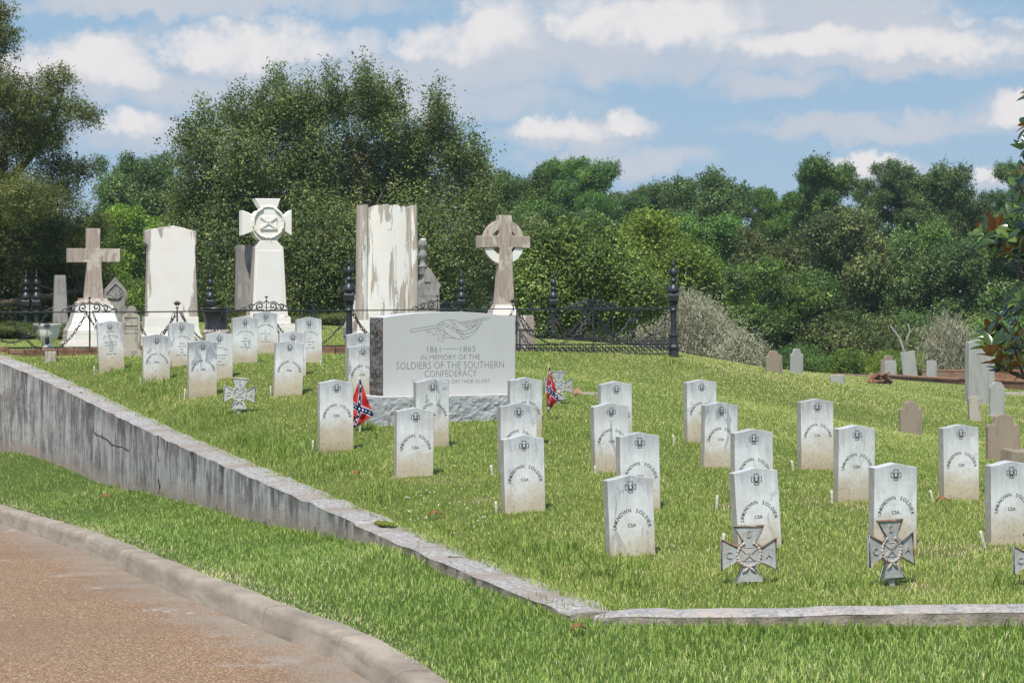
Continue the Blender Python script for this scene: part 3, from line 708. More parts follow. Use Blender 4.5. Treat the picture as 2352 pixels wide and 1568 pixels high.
# ------------------------------------------------------------------ headstones
FACE = -.05
def slab_mesh():
    mb = MB(); w2 = .165
    top_ = [(w2, -.030), (w2*.6, -.020), (w2*.25, -.007), (0, 0), (-w2*.25, -.007), (-w2*.6, -.020), (-w2, -.030)]
    mb.prism([(-w2, -1.05), (w2, -1.05)]+top_, FACE, .05)
    me = bpy.data.meshes.new('slab'); me.from_pydata([(x, y, z+.68) for x, y, z in mb.v], [], mb.f); return me
SLAB = slab_mesh()
def emblem_mesh():
    mb = MB(); Rr = .038; zc = .68-.083
    def oc(pts): return [(x, z+zc) for x, z in pts]
    pts = []
    for q in range(4):
        a = math.pi/2*q; ca, sa = math.cos(a), math.sin(a)
        for px_2, pz_2 in [(.42, 1.), (-.42, 1.), (-.34, .66), (-.66, .66)]: pts.append(((px_2*ca-pz_2*sa)*Rr, (px_2*sa+pz_2*ca)*Rr))
    # order: arm end, neck, inner corner
    pts = []
    for q in range(4):
        a = math.pi/2*q; ca, sa = math.cos(a), math.sin(a)
        for px_2, pz_2 in [(.50, 1.), (-.50, 1.), (-.36, .62), (-.62, .62), ]: 
            pts.append(((px_2*ca-pz_2*sa)*Rr, (px_2*sa+pz_2*ca)*Rr))
        pts[-1] = ((-.62*ca-.62*sa)*Rr, (-.62*sa+.62*ca)*Rr)
        px_2, pz_2 = -.62, .36; pts.append(((px_2*ca-pz_2*sa)*Rr, (px_2*sa+pz_2*ca)*Rr))
    stroke(mb, oc(pts), .0026, FACE-.001, True)
    wr = [(Rr*.44*math.cos(R(a)), Rr*.46*math.sin(R(a))) for a in np.linspace(118, 422, 22)]
    stroke(mb, oc(wr), .0056, FACE-.001)
    for sgn in (-1, 1): stroke(mb, oc([(0, -.40*Rr), (sgn*.16*Rr, -.70*Rr), (sgn*.30*Rr, -.72*Rr)]), .0022, FACE-.001)
    me = bpy.data.meshes.new('emblem'); me.from_pydata([tuple(q) for q in mb.v], [], mb.f); return me
EMB = emblem_mesh()
def insc_mesh(kind):
    mb = MB(); y = FACE-.0006; T = .68; out = []
    def done():
        me = bpy.data.meshes.new('inscription'); me.from_pydata(list(mb.v), [], list(mb.f)); me.materials.append(M['ink']); out.append(me); mb.v.clear(); mb.f.clear()
    if kind == 'unknown':
        arc(mb, 'UNKNOWN', .003, T-.370, .116, 180, 92, .026, y, .004); done(); arc(mb, 'SOLDIER', .003, T-.370, .116, 77, 1, .026, y, .004); done(); line(mb, 'CSA', 0, T-.356, .024, .062, y, .004); done()
    else:
        first, name, rows = kind
        line(mb, first, 0, T-.153, .019, None, y); done(); wd = min(46, 3.6*len(name)+4)
        arc(mb, name, 0, T-.345, .145, 90+wd, 90-wd, .019, y); done()
        z = T-.292
        for q in rows: line(mb, q, 0, z, .018, None, y); done(); z -= .038
    return out
INS = {'u': insc_mesh('unknown'),
 'hoover': insc_mesh(('2D SERG', 'H N HOOVER', ["BOUNDS' CO", '55 TENN INF', 'CSA', '1836', 'APR 22 1862'])),
 'harg': insc_mesh(('PVT', 'V C HARGROVE', ['CO C', '8 ARK INF', 'CSA', '1833', 'JUN 27 1862'])),
 'john': insc_mesh(('PVT', 'A JOHNSTON', ['WIGGINS BTRY', 'ARK LT ARTY', 'CSA', 'AUG 2 1862'])),
 'flem': insc_mesh(('PVT', 'JAMES FLEMING', ['CO A', '5 ARK INF', 'CSA', 'MAR 18 1862'])),
 'robi': insc_mesh(('SERG', 'PLEASANT ROBINSON', ['CO I', '26 TENN INF', 'CSA', '1834', 'MAY 29 1864'])),
 'bunch': insc_mesh(('PVT', 'JAMES M BUNCH', ['CO F', '17 ARK INF', 'CSA', 'JAN 20 1863']))}
G_H = 'white marble military headstones set in rows on the lawn'
def headstone(px, py, ptop, ins, label, roll=0., yaw=18., pitch=0., dy=0.):
    p = hit(px, py)+np.array([0, dy, 0]); p = p+np.array([0,.05,0]); ztop = P(px, ptop, p[1])[2]; H = ztop-p[2]
    root = empty('headstone', (p[0], p[1], p[2]+(H-.68)), R(yaw+random.uniform(-1.5,1.5)), R(pitch*1.6), R(roll+random.uniform(-.6,.6))); root.rotation_mode = 'XYZ'
    mk('slab', SLAB, M['marble'], root) if not SLAB.users else mk2('slab', SLAB, root)
    s = root.children[0]; b = s.modifiers.new('bevel', 'BEVEL'); b.width = .005; b.segments = 2; b.limit_method = 'ANGLE'; b.angle_limit = R(40)
    mk2('emblem', EMB, root); [mk2('inscription', q, root) for q in INS[ins]]
    return tag(root, label, 'headstone', G_H)
def mk2(name, me, parent):
    o = bpy.data.objects.new(name, me); COL.objects.link(o); o.parent = parent; return o
SLAB.materials.append(M['marble']); EMB.materials.append(M['ink'])
U = 'u'
HS = [
 # px, base y, top y, inscription, label, roll, yaw
 (1451,1276,1089,U,'left-leaning unknown soldier stone nearest the corner where the two walls meet',-2.4,18),
 (1744,1260,1072,U,'leaning unknown soldier stone directly behind the rust-edged iron cross',-3,18),
 (1468,1170,992,U,'unknown soldier stone just behind the one nearest the corner, overlapping another further left',0,18),
 (1729,1161,984,U,'unknown soldier stone whose top shows just behind the stone with the rust-edged cross',0,18),
 (1404,1085,924,U,'grey streaked unknown soldier stone, partly behind a yellowish one on its right',-1.2,18),
 (1651,1074,923,U,'unknown soldier stone with dark diagonal smears, just in front of a plainer one',.9,18),
 (1413,1019,875,U,'mostly hidden unknown soldier stone, only its top showing, right of the furled flag',-1.0,18),
 (1610,1017,871,U,'plain pale unknown soldier stone half hidden behind the one with dark diagonal smears',0,18),
 (1875,1079,915,U,'unknown soldier stone standing well back on the right lawn with blue-grey diagonal veins',0,17.5),
 (1963,1151,975,U,'unknown soldier stone between the veined one and the stone with the dark narrow cross',0,18),
 (2052,1256,1062,U,'bright upright unknown soldier stone with the narrow dark iron cross planted before it',0,17),
 (2206,1148,974,U,'faintly veined unknown soldier stone alone at the right, left of the fallen brown slab',0,17.5),
 (2320,1252,1057,U,'unknown soldier stone cut off by the right edge of the picture',-.6,17),
 (770,1036,871,U,'unknown soldier stone immediately left of the drooping red flag',0,18),
 (990,1027,869,U,'unknown soldier stone covering the last line of the granite monument',0,18),
 (949,1094,935,U,'unknown soldier stone with bare red earth at its foot, left of centre',0,18),
 (1204,1022,866,U,'unknown soldier stone at the right end of the granite monument, beside the furled flag',0,18),
 (1188,1090,925,U,'grey-dripped unknown soldier stone, middle one in a column of three',0,18),
 (1203,1176,998,U,'front unknown soldier stone of the column of three, grey at its top',-.5,18),
 (255,852,736,'hoover','named stone leaning left at the far left, nearest the brick edging',-2.8,17),
 (357,877,767,U,'short unknown soldier stone in the left group, second stone from the wall',0,17),
 (415,840,738,'harg','named stone behind the short unknown soldier stone, in front of the big white tablet',0,17),
 (463,913,780,U,'unknown soldier stone left of the pale iron cross in the left group',0,17),
 (501,871,762,'john','named stone half hidden behind an unknown soldier stone, in front of the dark urn',0,17),
 (560,834,726,'flem','named private stone of March 1862, fully visible in the left group',0,17),
 (608,813,715,'robi','bluish named sergeant stone farthest back in front of the cross monument',0,17),
 (709,834,728,'bunch','named private stone of January 1863, rightmost of the named stones',0,17),
 (670,865,760,U,'unknown soldier stone whose right edge shows behind the leaning one',0,17),
 (659,909,782,U,'unknown soldier stone leaning right in the middle of the left group',2.4,17),
 (825,870,763,U,'unknown soldier stone with only its top visible at the left end of the granite monument',0,18),
 (829,908,791.5,U,'unknown soldier stone half behind the left end of the granite monument',0,18),
]
for q in HS: headstone(*q[:5], roll=q[5], yaw=q[6], pitch=random.uniform(-1, 1))
# small white pegs beside the stones
PG = 'small white plastic pegs beside the headstones'
for px, py, hpx, lab, tilt in [(718,1034,26,'thin white peg left of the stone beside the drooping flag',4),(1131,1090,25,'white peg left of the grey-dripped stone in the column of three',-7),(1141,1176,27,'white peg left of the front stone of the column of three',-5),
   (1646,1167,33,'white peg in open grass left of the stone column with the rusty cross',3),(1549,1018,22,'white peg left of the plain pale stone far back on the lawn',-8),(1822,1077,22,'white peg left of the veined stone on the right lawn',-10),
   (1911,1152,28,'white peg left of the stone behind the dark iron cross column',-2),(2143,1150,28,'white peg left of the lone stone at the right',-14),(2262,1255,40,'long leaning white peg left of the stone cut by the right edge',-16),
   (1660,1262,40,'white peg showing at the left arm of the rust-edged iron cross',4),(322,880,14,'white peg left of the short stone in the left group',2),(424,914,24,'white peg left of the stone nearest the retaining wall',5),
   (218,856,18,'white peg left of the far left leaning named stone',-6),(1367,1085,18,'white peg left of the grey streaked stone',0),(737,838,12,'short white peg right of the rightmost named stone',0),(622,906,22,'white peg left of the stone leaning right',0),(2008,1095,0,'',0)]:
    if not hpx: continue
    p = hit(px, py+2); h = hpx/F*p[1]
    o = MB().lathe([(.011,-.10),(.0115,h*.8),(.011,h-.004),(.008,h)], seg=10).build('peg', M['stake'], smooth=True, auto=40); o.location = p; o.rotation_euler = (R(4), R(tilt), 0)
    tag(o, lab, 'peg', PG)

# ------------------------------------------------------------------ granite memorial
def ground(x, y): return float(zl(np.array([x]), np.array([y]))[0])
mp = P(1018, 905, 25.75); mgz = ground(mp[0], mp[1])
mon = empty('granite_memorial', (mp[0], mp[1], mgz), R(29)); tag(mon, 'wide grey granite memorial with carved furled flag and inscription on a rough base', 'memorial')
zt_base = P(1030, 906, 25.6)[2]-mgz
W2 = .80
def rough_block(x0, x1, y0, y1, z0, z1, name, mat_, nx=40, nz=16, amp=.02, seed=3, faces='front', top_pts=None):
    """block whose front / end faces are split rock"""
    r = np.random.default_rng(seed); mb = MB()
    from mathutils import noise as mn
    def side(p0, p1, nrm, n):
        V = []; Fc = []
        for j in range(nz+1):
            for i in range(n+1):
                u = i/n; v_ = j/nz; x = p0[0]+(p1[0]-p0[0])*u; y = p0[1]+(p1[1]-p0[1])*u; z = z0+(z1-z0)*v_
                e = min(u*n/2, (1-u)*n/2, (1-v_)*nz/2, 1.)
                d = amp*(mn.noise(Vector((x*5+seed, y*5, z*6)))*.35+mn.noise(Vector((x*16, y*16+seed, z*18)))*.9+mn.noise(Vector((x*34, y*34+seed, z*38)))*.6+.35)*e
                V.append((x+nrm[0]*d, y+nrm[1]*d, z))
        for j in range(nz):
            for i in range(n):
                a = j*(n+1)+i; Fc.append((a, a+1, a+n+2, a+n+1))
        mb.add(V, Fc)
    side((x0,y0),(x1,y0),(0,-1),nx); side((x1,y0),(x1,y1),(1,0),10); side((x1,y1),(x0,y1),(0,1),nx); side((x0,y1),(x0,y0),(-1,0),10)
    return mb
b = rough_block(-.93, .98, -.40, .30, -.35, zt_base-.003, 'base', None, 110, 40, .011); o = b.build('base', M['granite_rough'], mon)
MB().box(-.93, .98, -.40, .30, zt_base-.02, zt_base).build('base_top', M['granite'], mon, bevel=.004)
HL, HP = .825, .885
arcp = [(W2*math.cos(a) if False else x, HL+(HP-HL)*(1-(x/W2)**2)) for a, x in [(0, q) for q in np.linspace(W2, -W2, 25)]]
MB().prism([(-W2+.004, 0), (W2-.004, 0)]+[(max(-W2+.004, min(W2-.004, x)), z) for x, z in arcp], -.165, .165).build('slab', M['granite'], mon, bevel=.004)
mon.children[-1].location.z = zt_base
# rock-pitched ends
for sx, m_, nm in ((-1, M['granite_stained'], 'rough_end'), (1, M['granite_rough'], 'rough_end')):
    r = np.random.default_rng(4); V = []; Fc = []; nu, nv = 10, 34
    from mathutils import noise as mn
    for j in range(nv+1):
        for i in range(nu+1):
            u = i/nu; v_ = j/nv; y = -.163+.326*u; z = HL*v_; e = min(u*nu/2, (1-u)*nu/2, v_*nv/2, (1-v_)*nv/2, 1)
            d = (.034*(mn.noise(Vector((y*7, z*5, 3+sx)))+.75)+.020*mn.noise(Vector((y*20, z*18, 7))))*e
            V.append((sx*(W2-.004+max(.0005, d)), y, z+zt_base))
    for j in range(nv):
        for i in range(nu):
            a = j*(nu+1)+i; q = (a, a+1, a+nu+2, a+nu+1); Fc.append(q if sx > 0 else q[::-1])
    MB().add(V, Fc).build(nm, m_, mon)
MKX = 2*W2/1705.; MKZ = .000855
def mxy(x, y): return ((x-1085)*MKX, zt_base+(1186-y)*MKZ)
yF = -.1655
# text rows: (text, x0, x1, ytop, ybottom)
for text, x0, x1, yt, yb in [('1861',792,958,575,658),('1865',1215,1410,572,652),('IN MEMORY OF THE',710,1470,682,748),('SOLDIERS OF THE SOUTHERN',400,1782,768,862),('CONFEDERACY',757,1425,875,962),('TIME WILL NEVER DIM THEIR GLORY',595,1600,996,1046)]:
    mb = MB(); (xa, za), (xb, zb) = mxy(x0, yb), mxy(x1, yt)
    line(mb, text, (xa+xb)/2, za, zb-za, xb-xa, yF, -.018, .0006); mb.build('inscription', M['engraving'], mon)
mb = MB(); stroke(mb, [mxy(978, 614), mxy(1196, 612)], .0022, yF); mb.build('date_dash', M['engraving'], mon)
flagpaths = [
 [(575,370),(570,385),(575,400),(585,403),(940,345)], [(575,370),(590,368),(915,318)],
 [(1205,285),(1520,232)], [(1235,298),(1525,250)], [(1520,232),(1530,222),(1545,232),(1560,218),(1597,232),(1560,252),(1545,248),(1532,258),(1525,250)],
 [(915,318),(960,280),(1020,258),(1090,250),(1150,258),(1200,285),(1235,310),(1290,345),(1350,358),(1400,345),(1450,310),(1480,270)],
 [(915,318),(980,345),(1020,400),(1080,450),(1150,485),(1220,495),(1300,480),(1380,430),(1440,360),(1480,300),(1500,262)],
 [(945,300),(1060,345),(1150,400),(1240,430),(1320,425),(1400,385),(1460,330)], [(975,278),(1080,320),(1170,375),(1260,395),(1340,370),(1430,300)],
 [(1075,255),(1130,320),(1180,410),(1240,470),(1265,490)], [(1110,255),(1160,320),(1210,400),(1270,450),(1305,478)],
 [(780,375),(785,400),(805,412),(818,400)], [(795,372),(840,400),(870,440),(900,418),(930,440),(935,470),(920,480),(925,500),(960,520),(985,522),(995,490),(1050,470),(1150,480)],
 [(885,362),(905,390),(930,385),(960,420),(975,440)], [(920,360),(950,368),(985,390),(1010,395)], [(1020,400),(990,440),(962,480)], [(1048,415),(1010,450),(985,485)],
 [(1265,318),(1272,302),(1290,305),(1300,330)], [(1300,335),(1360,330),(1420,310),(1440,275)], [(1290,322),(1350,300),(1440,272)]]
mb = MB()
for p_ in flagpaths: stroke(mb, [mxy(x, y) for x, y in p_], .0022, yF)
for sx_, sy_ in [(990,300),(1050,335),(1110,360),(1180,388),(1245,412),(1300,408),(1360,385),(1135,300),(1230,458),(1355,325),(1400,312),(955,385),(1003,430)]:
    a = [mxy(sx_+9*math.cos(R(90+k*144)), sy_-9*math.sin(R(90+k*144))) for k in range(5)]; stroke(mb, a, .0012, yF, True)
mb.build('carved_flag', M['engraving'], mon)

# ------------------------------------------------------------------ iron crosses (cast markers)
m, t = mat('cast_iron'); tc = t.n('ShaderNodeTexCoord').outputs['Object']; oi = t.n('ShaderNodeObjectInfo').outputs['Random']
a = t.noise(tc, 22, 6, .7); b_ = t.noise(tc, 6, 4)
c = t.mix(t.mapr(a, .35, .65), (.29,.30,.28), (.44,.445,.42)); c = t.mix(t.mapr(b_, .5, .65, 0, .6), c, (.27,.24,.18)); c = t.mix(t.mapr(a, .60, .70, 0, .6), c, (.20,.12,.07))
finish(t, c, .5, a, .3, .002, .4, 0); M['cast'] = m
m, t = mat('cast_rim'); tc = t.n('ShaderNodeTexCoord').outputs['Object']; a = t.noise(tc, 14, 6, .7); x_, y_, z_ = t.sep(tc)
c = t.mix(t.mapr(t.m('ADD', a, t.m('MULTIPLY', z_, .25)), .52, .62), (.33,.31,.28), (.24,.115,.06)); finish(t, c, .5, a, .3, .002, .5, .2); M['cast_rim'] = m
simple('relief', (.44,.38,.34), .5, .4, .1, .35, 30); simple('cast_pale', (.44,.44,.40), .55, .4, .1, .25, 25); simple('cast_bronze', (.30,.235,.20), .5, .4, .1, .45, 18)
G_C = 'cast iron maltese crosses planted in the lawn'
def iron_cross(px, ptop, pbot, pleft, pright, yaw, label, rim, plate, stem_px=0, letters='SCA', roll=0, at=None, pbase=None):
    p = hit(px, (pbase or pbot)+2) ; d = p[1]; Rr = (pbot-ptop)/2/F*d; zc = P(px, (ptop+pbot)/2, d)[2]
    root = empty('iron_cross', (p[0], d, p[2]), R(yaw), R(-4), R(roll)); tag(root, label, 'iron cross', G_C); h0 = zc-p[2]
    out = cross_outline(Rr)
    sh = lambda pts: [(x, z+h0) for x, z in pts]
    MB().prism(sh(out), -.004, .012).build('plate', plate, root)
    inset = [(x*.975, z*.975) for x, z in out]
    MB().tube([(x, -.006, z) for x, z in sh(inset)], .0085 if Rr > .17 else .0078, 6, True).build('rim', rim, root, smooth=True)
    mb = MB(); 
    for k in range(20):
        an = R(118+k*304/19+0); M_ = Matrix.Rotation(-(an-math.pi/2), 3, 'Y')
        mb.ball((Rr*.41*math.cos(an), -.008, h0+Rr*.41*math.sin(an)), (.0155*Rr/.19, .008, .0105*Rr/.19), 7, 5, M_)
    mb.build('wreath', M['relief'] if rim is M['cast_rim'] else rim, root, smooth=True)
    mb = MB()
    for sg in (-1, 1): mb.tube([(0, -.008, h0-.42*Rr), (sg*.10*Rr, -.010, h0-.52*Rr), (sg*.24*Rr, -.008, h0-.66*Rr)], [.004,.009,.003], 6)
    mb.build('ribbon', M['relief'] if rim is M['cast_rim'] else rim, root, smooth=True)
    q = .27*Rr; fl = empty('flag_relief', (0,0,0)); fl.parent = root; bpy.data.objects.remove(fl)
    mb = MB(); mb.tube([(-q,-.005,h0+q*.85),(q,-.005,h0+q*.85),(q,-.005,h0-q*.85),(-q,-.005,h0-q*.85)], .0028, 4, True)
    for a_, b_ in (((-q, q*.85), (q, -q*.85)), ((-q, -q*.85), (q, q*.85))):
        d_ = Vector((b_[0]-a_[0], 0, b_[1]-a_[1])); an = math.atan2(d_.z, d_.x)
        Mx = Matrix.Translation((0, -.006, h0)) @ Matrix.Rotation(-an, 4, 'Y'); mb.box(-q*1.22, q*1.22, -.004, .004, -.0085*Rr/.19, .0085*Rr/.19, Mx)
    mb.build('flag_relief', M['relief'] if rim is M['cast_rim'] else rim, root)
    for ch, cx, cz in ((letters[0], 0, .72), (letters[1], -.72, 0), (letters[2], .72, 0)):
        mb = MB(); line(mb, ch, cx*Rr, h0+cz*Rr-.024*Rr/.19, .048*Rr/.19, None, -.004, .012, .006); mb.build('letter', M['relief'] if rim is M['cast_rim'] else rim, root)
    MB().frust(-.012,.012,.0,.010,-.25, -.022,.022,.0,.010,h0-Rr*.97).build('stem', plate, root)
    return root
iron_cross(1721,1206,1339,1657,1786,10,'large grey iron cross with rusty rim, standing in front of the second front headstone',M['cast_rim'],M['cast'])
iron_cross(2050,1193,1330,1997,2105,33,'narrow turned iron cross with dark plate in front of the bright upright headstone',M['cast_rim'],M['cast'],pbase=1343)
iron_cross(2384,1224,1345,2324,2446,14,'iron cross cut off at the right edge with only its left arm visible',M['cast_rim'],M['cast'])
iron_cross(548,868,941,511,585,12,'small pale iron cross alone in the grass of the left group of stones',M['cast_pale'],M['cast_pale'],roll=3,pbase=948)
iron_cross(1283,852,919,1248,1312,12,'pale iron cross standing behind the furled small flag right of the memorial',M['cast_pale'],M['cast'],pbase=925)

# ------------------------------------------------------------------ small battle flags on sticks
m, t = mat('flag_cloth'); uv = t.n('ShaderNodeUVMap').outputs[0]; u, v, _ = t.sep(uv)
d1 = t.m('ABSOLUTE', t.m('SUBTRACT', u, v)); d2 = t.m('ABSOLUTE', t.m('SUBTRACT', t.m('ADD', u, v), 1.)); dm = t.m('MINIMUM', d1, d2)
c = t.mix(t.m('LESS_THAN', dm, .135), (.56,.035,.030), (.74,.74,.76)); c = t.mix(t.m('LESS_THAN', dm, .102), c, (.022,.035,.13))
b1 = t.n('ShaderNodeBsdfPrincipled', {'Base Color': c, 'Roughness': .7, 'Specular IOR Level': .2}); b2 = t.n('ShaderNodeBsdfTranslucent', {0: c})
t.n('ShaderNodeOutputMaterial', {0: t.n('ShaderNodeMixShader', {0: .3, 1: b1.outputs[0], 2: b2.outputs[0]}).outputs[0]}); M['flag_cloth'] = m
def small_flag(base, top, quad, label, fold, seed, d=None):
    p = hit(*base); d = p[1]; pt = P(top[0], top[1], d); root = empty('small_flag', p); tag(root, label, 'flag', 'small red flags with star-spangled blue crosses on sticks')
    loc = lambda px, py, dy=0: Vector(P(px, py, d))-Vector(p)+Vector((0, dy, 0))
    MB().tube([(0,0,-.05), loc(*top)], .0042, 8).build('stick', M['pole_wood'], root, smooth=True)
    MB().ball(loc(*top), (.006,.006,.014), 8, 6).build('finial', M['gold'], root, smooth=True)
    if fold == 'drape': MB().lathe([(.011,-.03),(.011,.10)], (0,0,0), 10).build('holder', M['stake'], root, smooth=True, auto=40)
    A, B, C, D = [Vector(loc(*q)) for q in quad]; n = 28; V = []; UV = []
    def pos(u, v):
        q = (A*(1-u)*(1-v)+B*u*(1-v)+C*u*v+D*(1-u)*v)
        # drape folds: waves in depth and sideways
        w_ = math.sin(u*9+v*3+seed)*.016+math.sin(v*11-u*5+seed)*.009
        bulge = math.sin(math.pi*u)*math.sin(math.pi*v)
        return q+Vector((w_*.35*(bulge+.15), -abs(w_)*1.0-.02*bulge-.006, -.02*bulge if fold == 'drape' else 0))
    for j in range(n+1):
        for i in range(n+1): V.append(pos(i/n, j/n)); UV.append((i/n, j/n))
    Fc = [(j*(n+1)+i, j*(n+1)+i+1, (j+1)*(n+1)+i+1, (j+1)*(n+1)+i) for j in range(n) for i in range(n)]
    o = MB().add(V, Fc).build('cloth', M['flag_cloth'], root, smooth=True)
    ul = o.data.uv_layers.new(name='UVMap')
    for l in o.data.loops: ul.data[l.index].uv = UV[l.vertex_index]
    sm = o.modifiers.new('thickness', 'SOLIDIFY'); sm.thickness = .001
    for k in range(-3, 4):
        for sg in (1, -1):
            if k == 0 and sg < 0: continue
            u0, v0 = .5+k*.125, .5+k*.125*sg; V2 = []
            for i in range(10):
                rr = .050 if i % 2 == 0 else .021; a_ = math.pi/2+i*math.pi/5
                V2.append(pos(min(1, max(0, u0+rr*math.cos(a_))), min(1, max(0, v0+rr*math.sin(a_))))+Vector((0, -.003, 0)))
            ctr = pos(u0, v0)+Vector((0, -.003, 0)); V2.append(ctr)
            MB().add(V2, [(i, (i+1) % 10, 10) for i in range(10)]).build('star', M['white_star'], root)
small_flag((827,991), (826,862), [(827,868),(858,953),(812,984),(805,928)], 'drooping small red flag on a stick at the left end of the granite memorial', 'drape', .4)
small_flag((1258,962), (1261,834), [(1261,840),(1283,915),(1257,948),(1255,890)], 'furled small red and blue flag on a stick right of the granite memorial', 'furl', 2.2)
# field stone and flat footstone behind the flag
def rock(name, px, py, w_, h_, label, cat, mat_, seed, flat=.6):
    p = hit(px, py); d = p[1]; s = w_/F*d; h = h_/F*d; r = np.random.default_rng(seed); bm = bmesh.new(); bmesh.ops.create_icosphere(bm, subdivisions=3, radius=.5)
    from mathutils import noise as mn
    for v in bm.verts:
        q = v.co.copy(); k = 1+.35*mn.noise(q*2.2+Vector((seed,0,0)))+.15*mn.noise(q*6)
        v.co = Vector((q.x*k*s*1.1, q.y*k*s*.8, (q.z*k)*h*1.3+h*.35))
    me = bpy.data.meshes.new(name); bm.to_mesh(me); bm.free(); o = mk(name, me, mat_); o.location = p; return tag(o, label, cat)
simple('sandstone', (.34,.22,.14), .9, .1, 0, .35, 12, .6, .01)
rock('field_stone', 1325, 908, 24, 16, 'brown rough field stone beside the pale iron cross right of the memorial', 'rock', M['sandstone'], 3)
o = MB().box(-.16,.10,-.07,.07,-.04,.03).build('flat_marker', M['old_pale'], bevel=.006); o.location = hit(1362, 906); o.rotation_euler = (0, 0, R(10)); tag(o, 'flat pale stone marker in the grass behind the small flag', 'grave marker')

# ------------------------------------------------------------------ brick edging and old brick wall
m, t = mat('old_brick'); tc = t.n('ShaderNodeTexCoord').outputs['Object']
br = t.n('ShaderNodeTexBrick', {'Vector': t.n('ShaderNodeVectorMath', {0: t.mapping(tc, (1,1,1), rot=(R(90),0,0)), 1: (0,0,0)}, operation='ADD').outputs[0], 'Color1': (.36,.17,.095,1), 'Color2': (.20,.10,.065,1), 'Mortar': (.22,.18,.15,1), 'Scale': 1., 'Mortar Size': .007, 'Brick Width': .23, 'Row Height': .075})
f = t.noise(tc, 14, 6, .7); c = t.mix(t.mapr(f, .52, .68, 0, .7), br.outputs[0], (.10,.09,.075)); c = t.mix(t.mapr(t.noise(tc, 2.5, 5), .5, .65, 0, .5), c, (.24,.19,.14)); finish(t, c, .9, f, .6, .01, .1); M['old_brick'] = m
simple('brick', (.23,.125,.085), .9, .1, 0, .55, 7, .6, .008)
fe0 = P(-60, 818, 34.6); fe1 = P(1547, 818, 39.0)
mb = MB(); r = np.random.default_rng(2)
dirv = (fe1-fe0); Ln = np.hypot(dirv[0], dirv[1]); an = math.atan2(dirv[1], dirv[0]); s = 0
while s < Ln*.55:
    p = fe0+dirv*(s/Ln); z = ground(p[0], p[1]-.35)
    Mx = Matrix.Translation((p[0], p[1]-.42+r.normal(0,.012), z-.01+r.normal(0,.006))) @ Matrix.Rotation(an+r.normal(0,.05), 4, 'Z') @ Matrix.Rotation(r.normal(0,.04), 4, 'Y')
    for k in range(3): mb.box(-.105, .105, -.055, .055, -.06+k*.066, .0+k*.066, Mx)
    s += .235
o = mb.build('brick_edging', M['brick'], bevel=.006); tag(o, 'uneven red-brown brick edging along the foot of the iron fence', 'brick edging')
p = hit(116, 830); o = MB().box(-.075,.075,-.08,.08,-.05,.14).build('stone_block', M['old_pale'], bevel=.01); o.location = p; o.rotation_euler = (0,0,R(12)); tag(o, 'pale square stone block set among the brick edging at the left', 'stone block')
q0 = P(1800, 870, 62); q1 = P(1921, 873, 61); q2 = P(2037, 880, 59.6); q3 = P(2213, 892, 54); q4 = P(2400, 902, 50); q5 = P(2800, 925, 47)
root = empty('old_brick_wall', (0,0,0)); tag(root, 'low weathered red brick wall around a family plot at the far right of the field', 'brick wall')
def wall_run(a, b, h, th=.22):
    L_ = math.hypot(b[0]-a[0], b[1]-a[1]); o = MB()
    dz_ = b[2]-a[2]
    for y0_, y1_, z0_, z1_, e_ in ((-th/2, th/2, -.4, h, 0), (-th/2-.015, th/2+.015, h+.001, h+.055, .01)):
        o.add([(-e_,y0_,z0_),(L_+e_,y0_,z0_+dz_),(L_+e_,y1_,z0_+dz_),(-e_,y1_,z0_),(-e_,y0_,z1_),(L_+e_,y0_,z1_+dz_),(L_+e_,y1_,z1_+dz_),(-e_,y1_,z1_)], [(0,3,2,1),(4,5,6,7),(0,1,5,4),(1,2,6,5),(2,3,7,6),(3,0,4,7)])
    o = o.build('wall_run', M['old_brick'], root, bevel=.012); o.location = (a[0], a[1], a[2]); o.rotation_euler = (0, -math.asin((b[2]-a[2])/L_)*0, math.atan2(b[1]-a[1], b[0]-a[0])); return o
zw = [.10, .13, .21, .26, .26]
wall_run(q0, q1, .05); wall_run(q1, q2, .12); wall_run(q2, q3, .17); wall_run(q3, q4, .19); wall_run(q4, q5, .2)
b0 = P(2120, 862, 74); b1 = P(2420, 864, 72); wall_run(b0, b1, .13)
p = hit(2015, 880); mb = MB(); r = np.random.default_rng(8)
for k in range(16):
    Mx = Matrix.Translation((p[0]+r.normal(0,.09), p[1]-.12+r.normal(0,.08), p[2]+.04+abs(r.normal(0,.05)))) @ Euler((r.normal(0,.35), r.normal(0,.35), r.uniform(0,3))).to_matrix().to_4x4(); mb.box(-.10,.10,-.05,.05,-.035,.035, Mx)
tag(mb.build('brick_rubble', M['brick']), 'heap of loose dark bricks collapsed on the low brick wall', 'rubble')

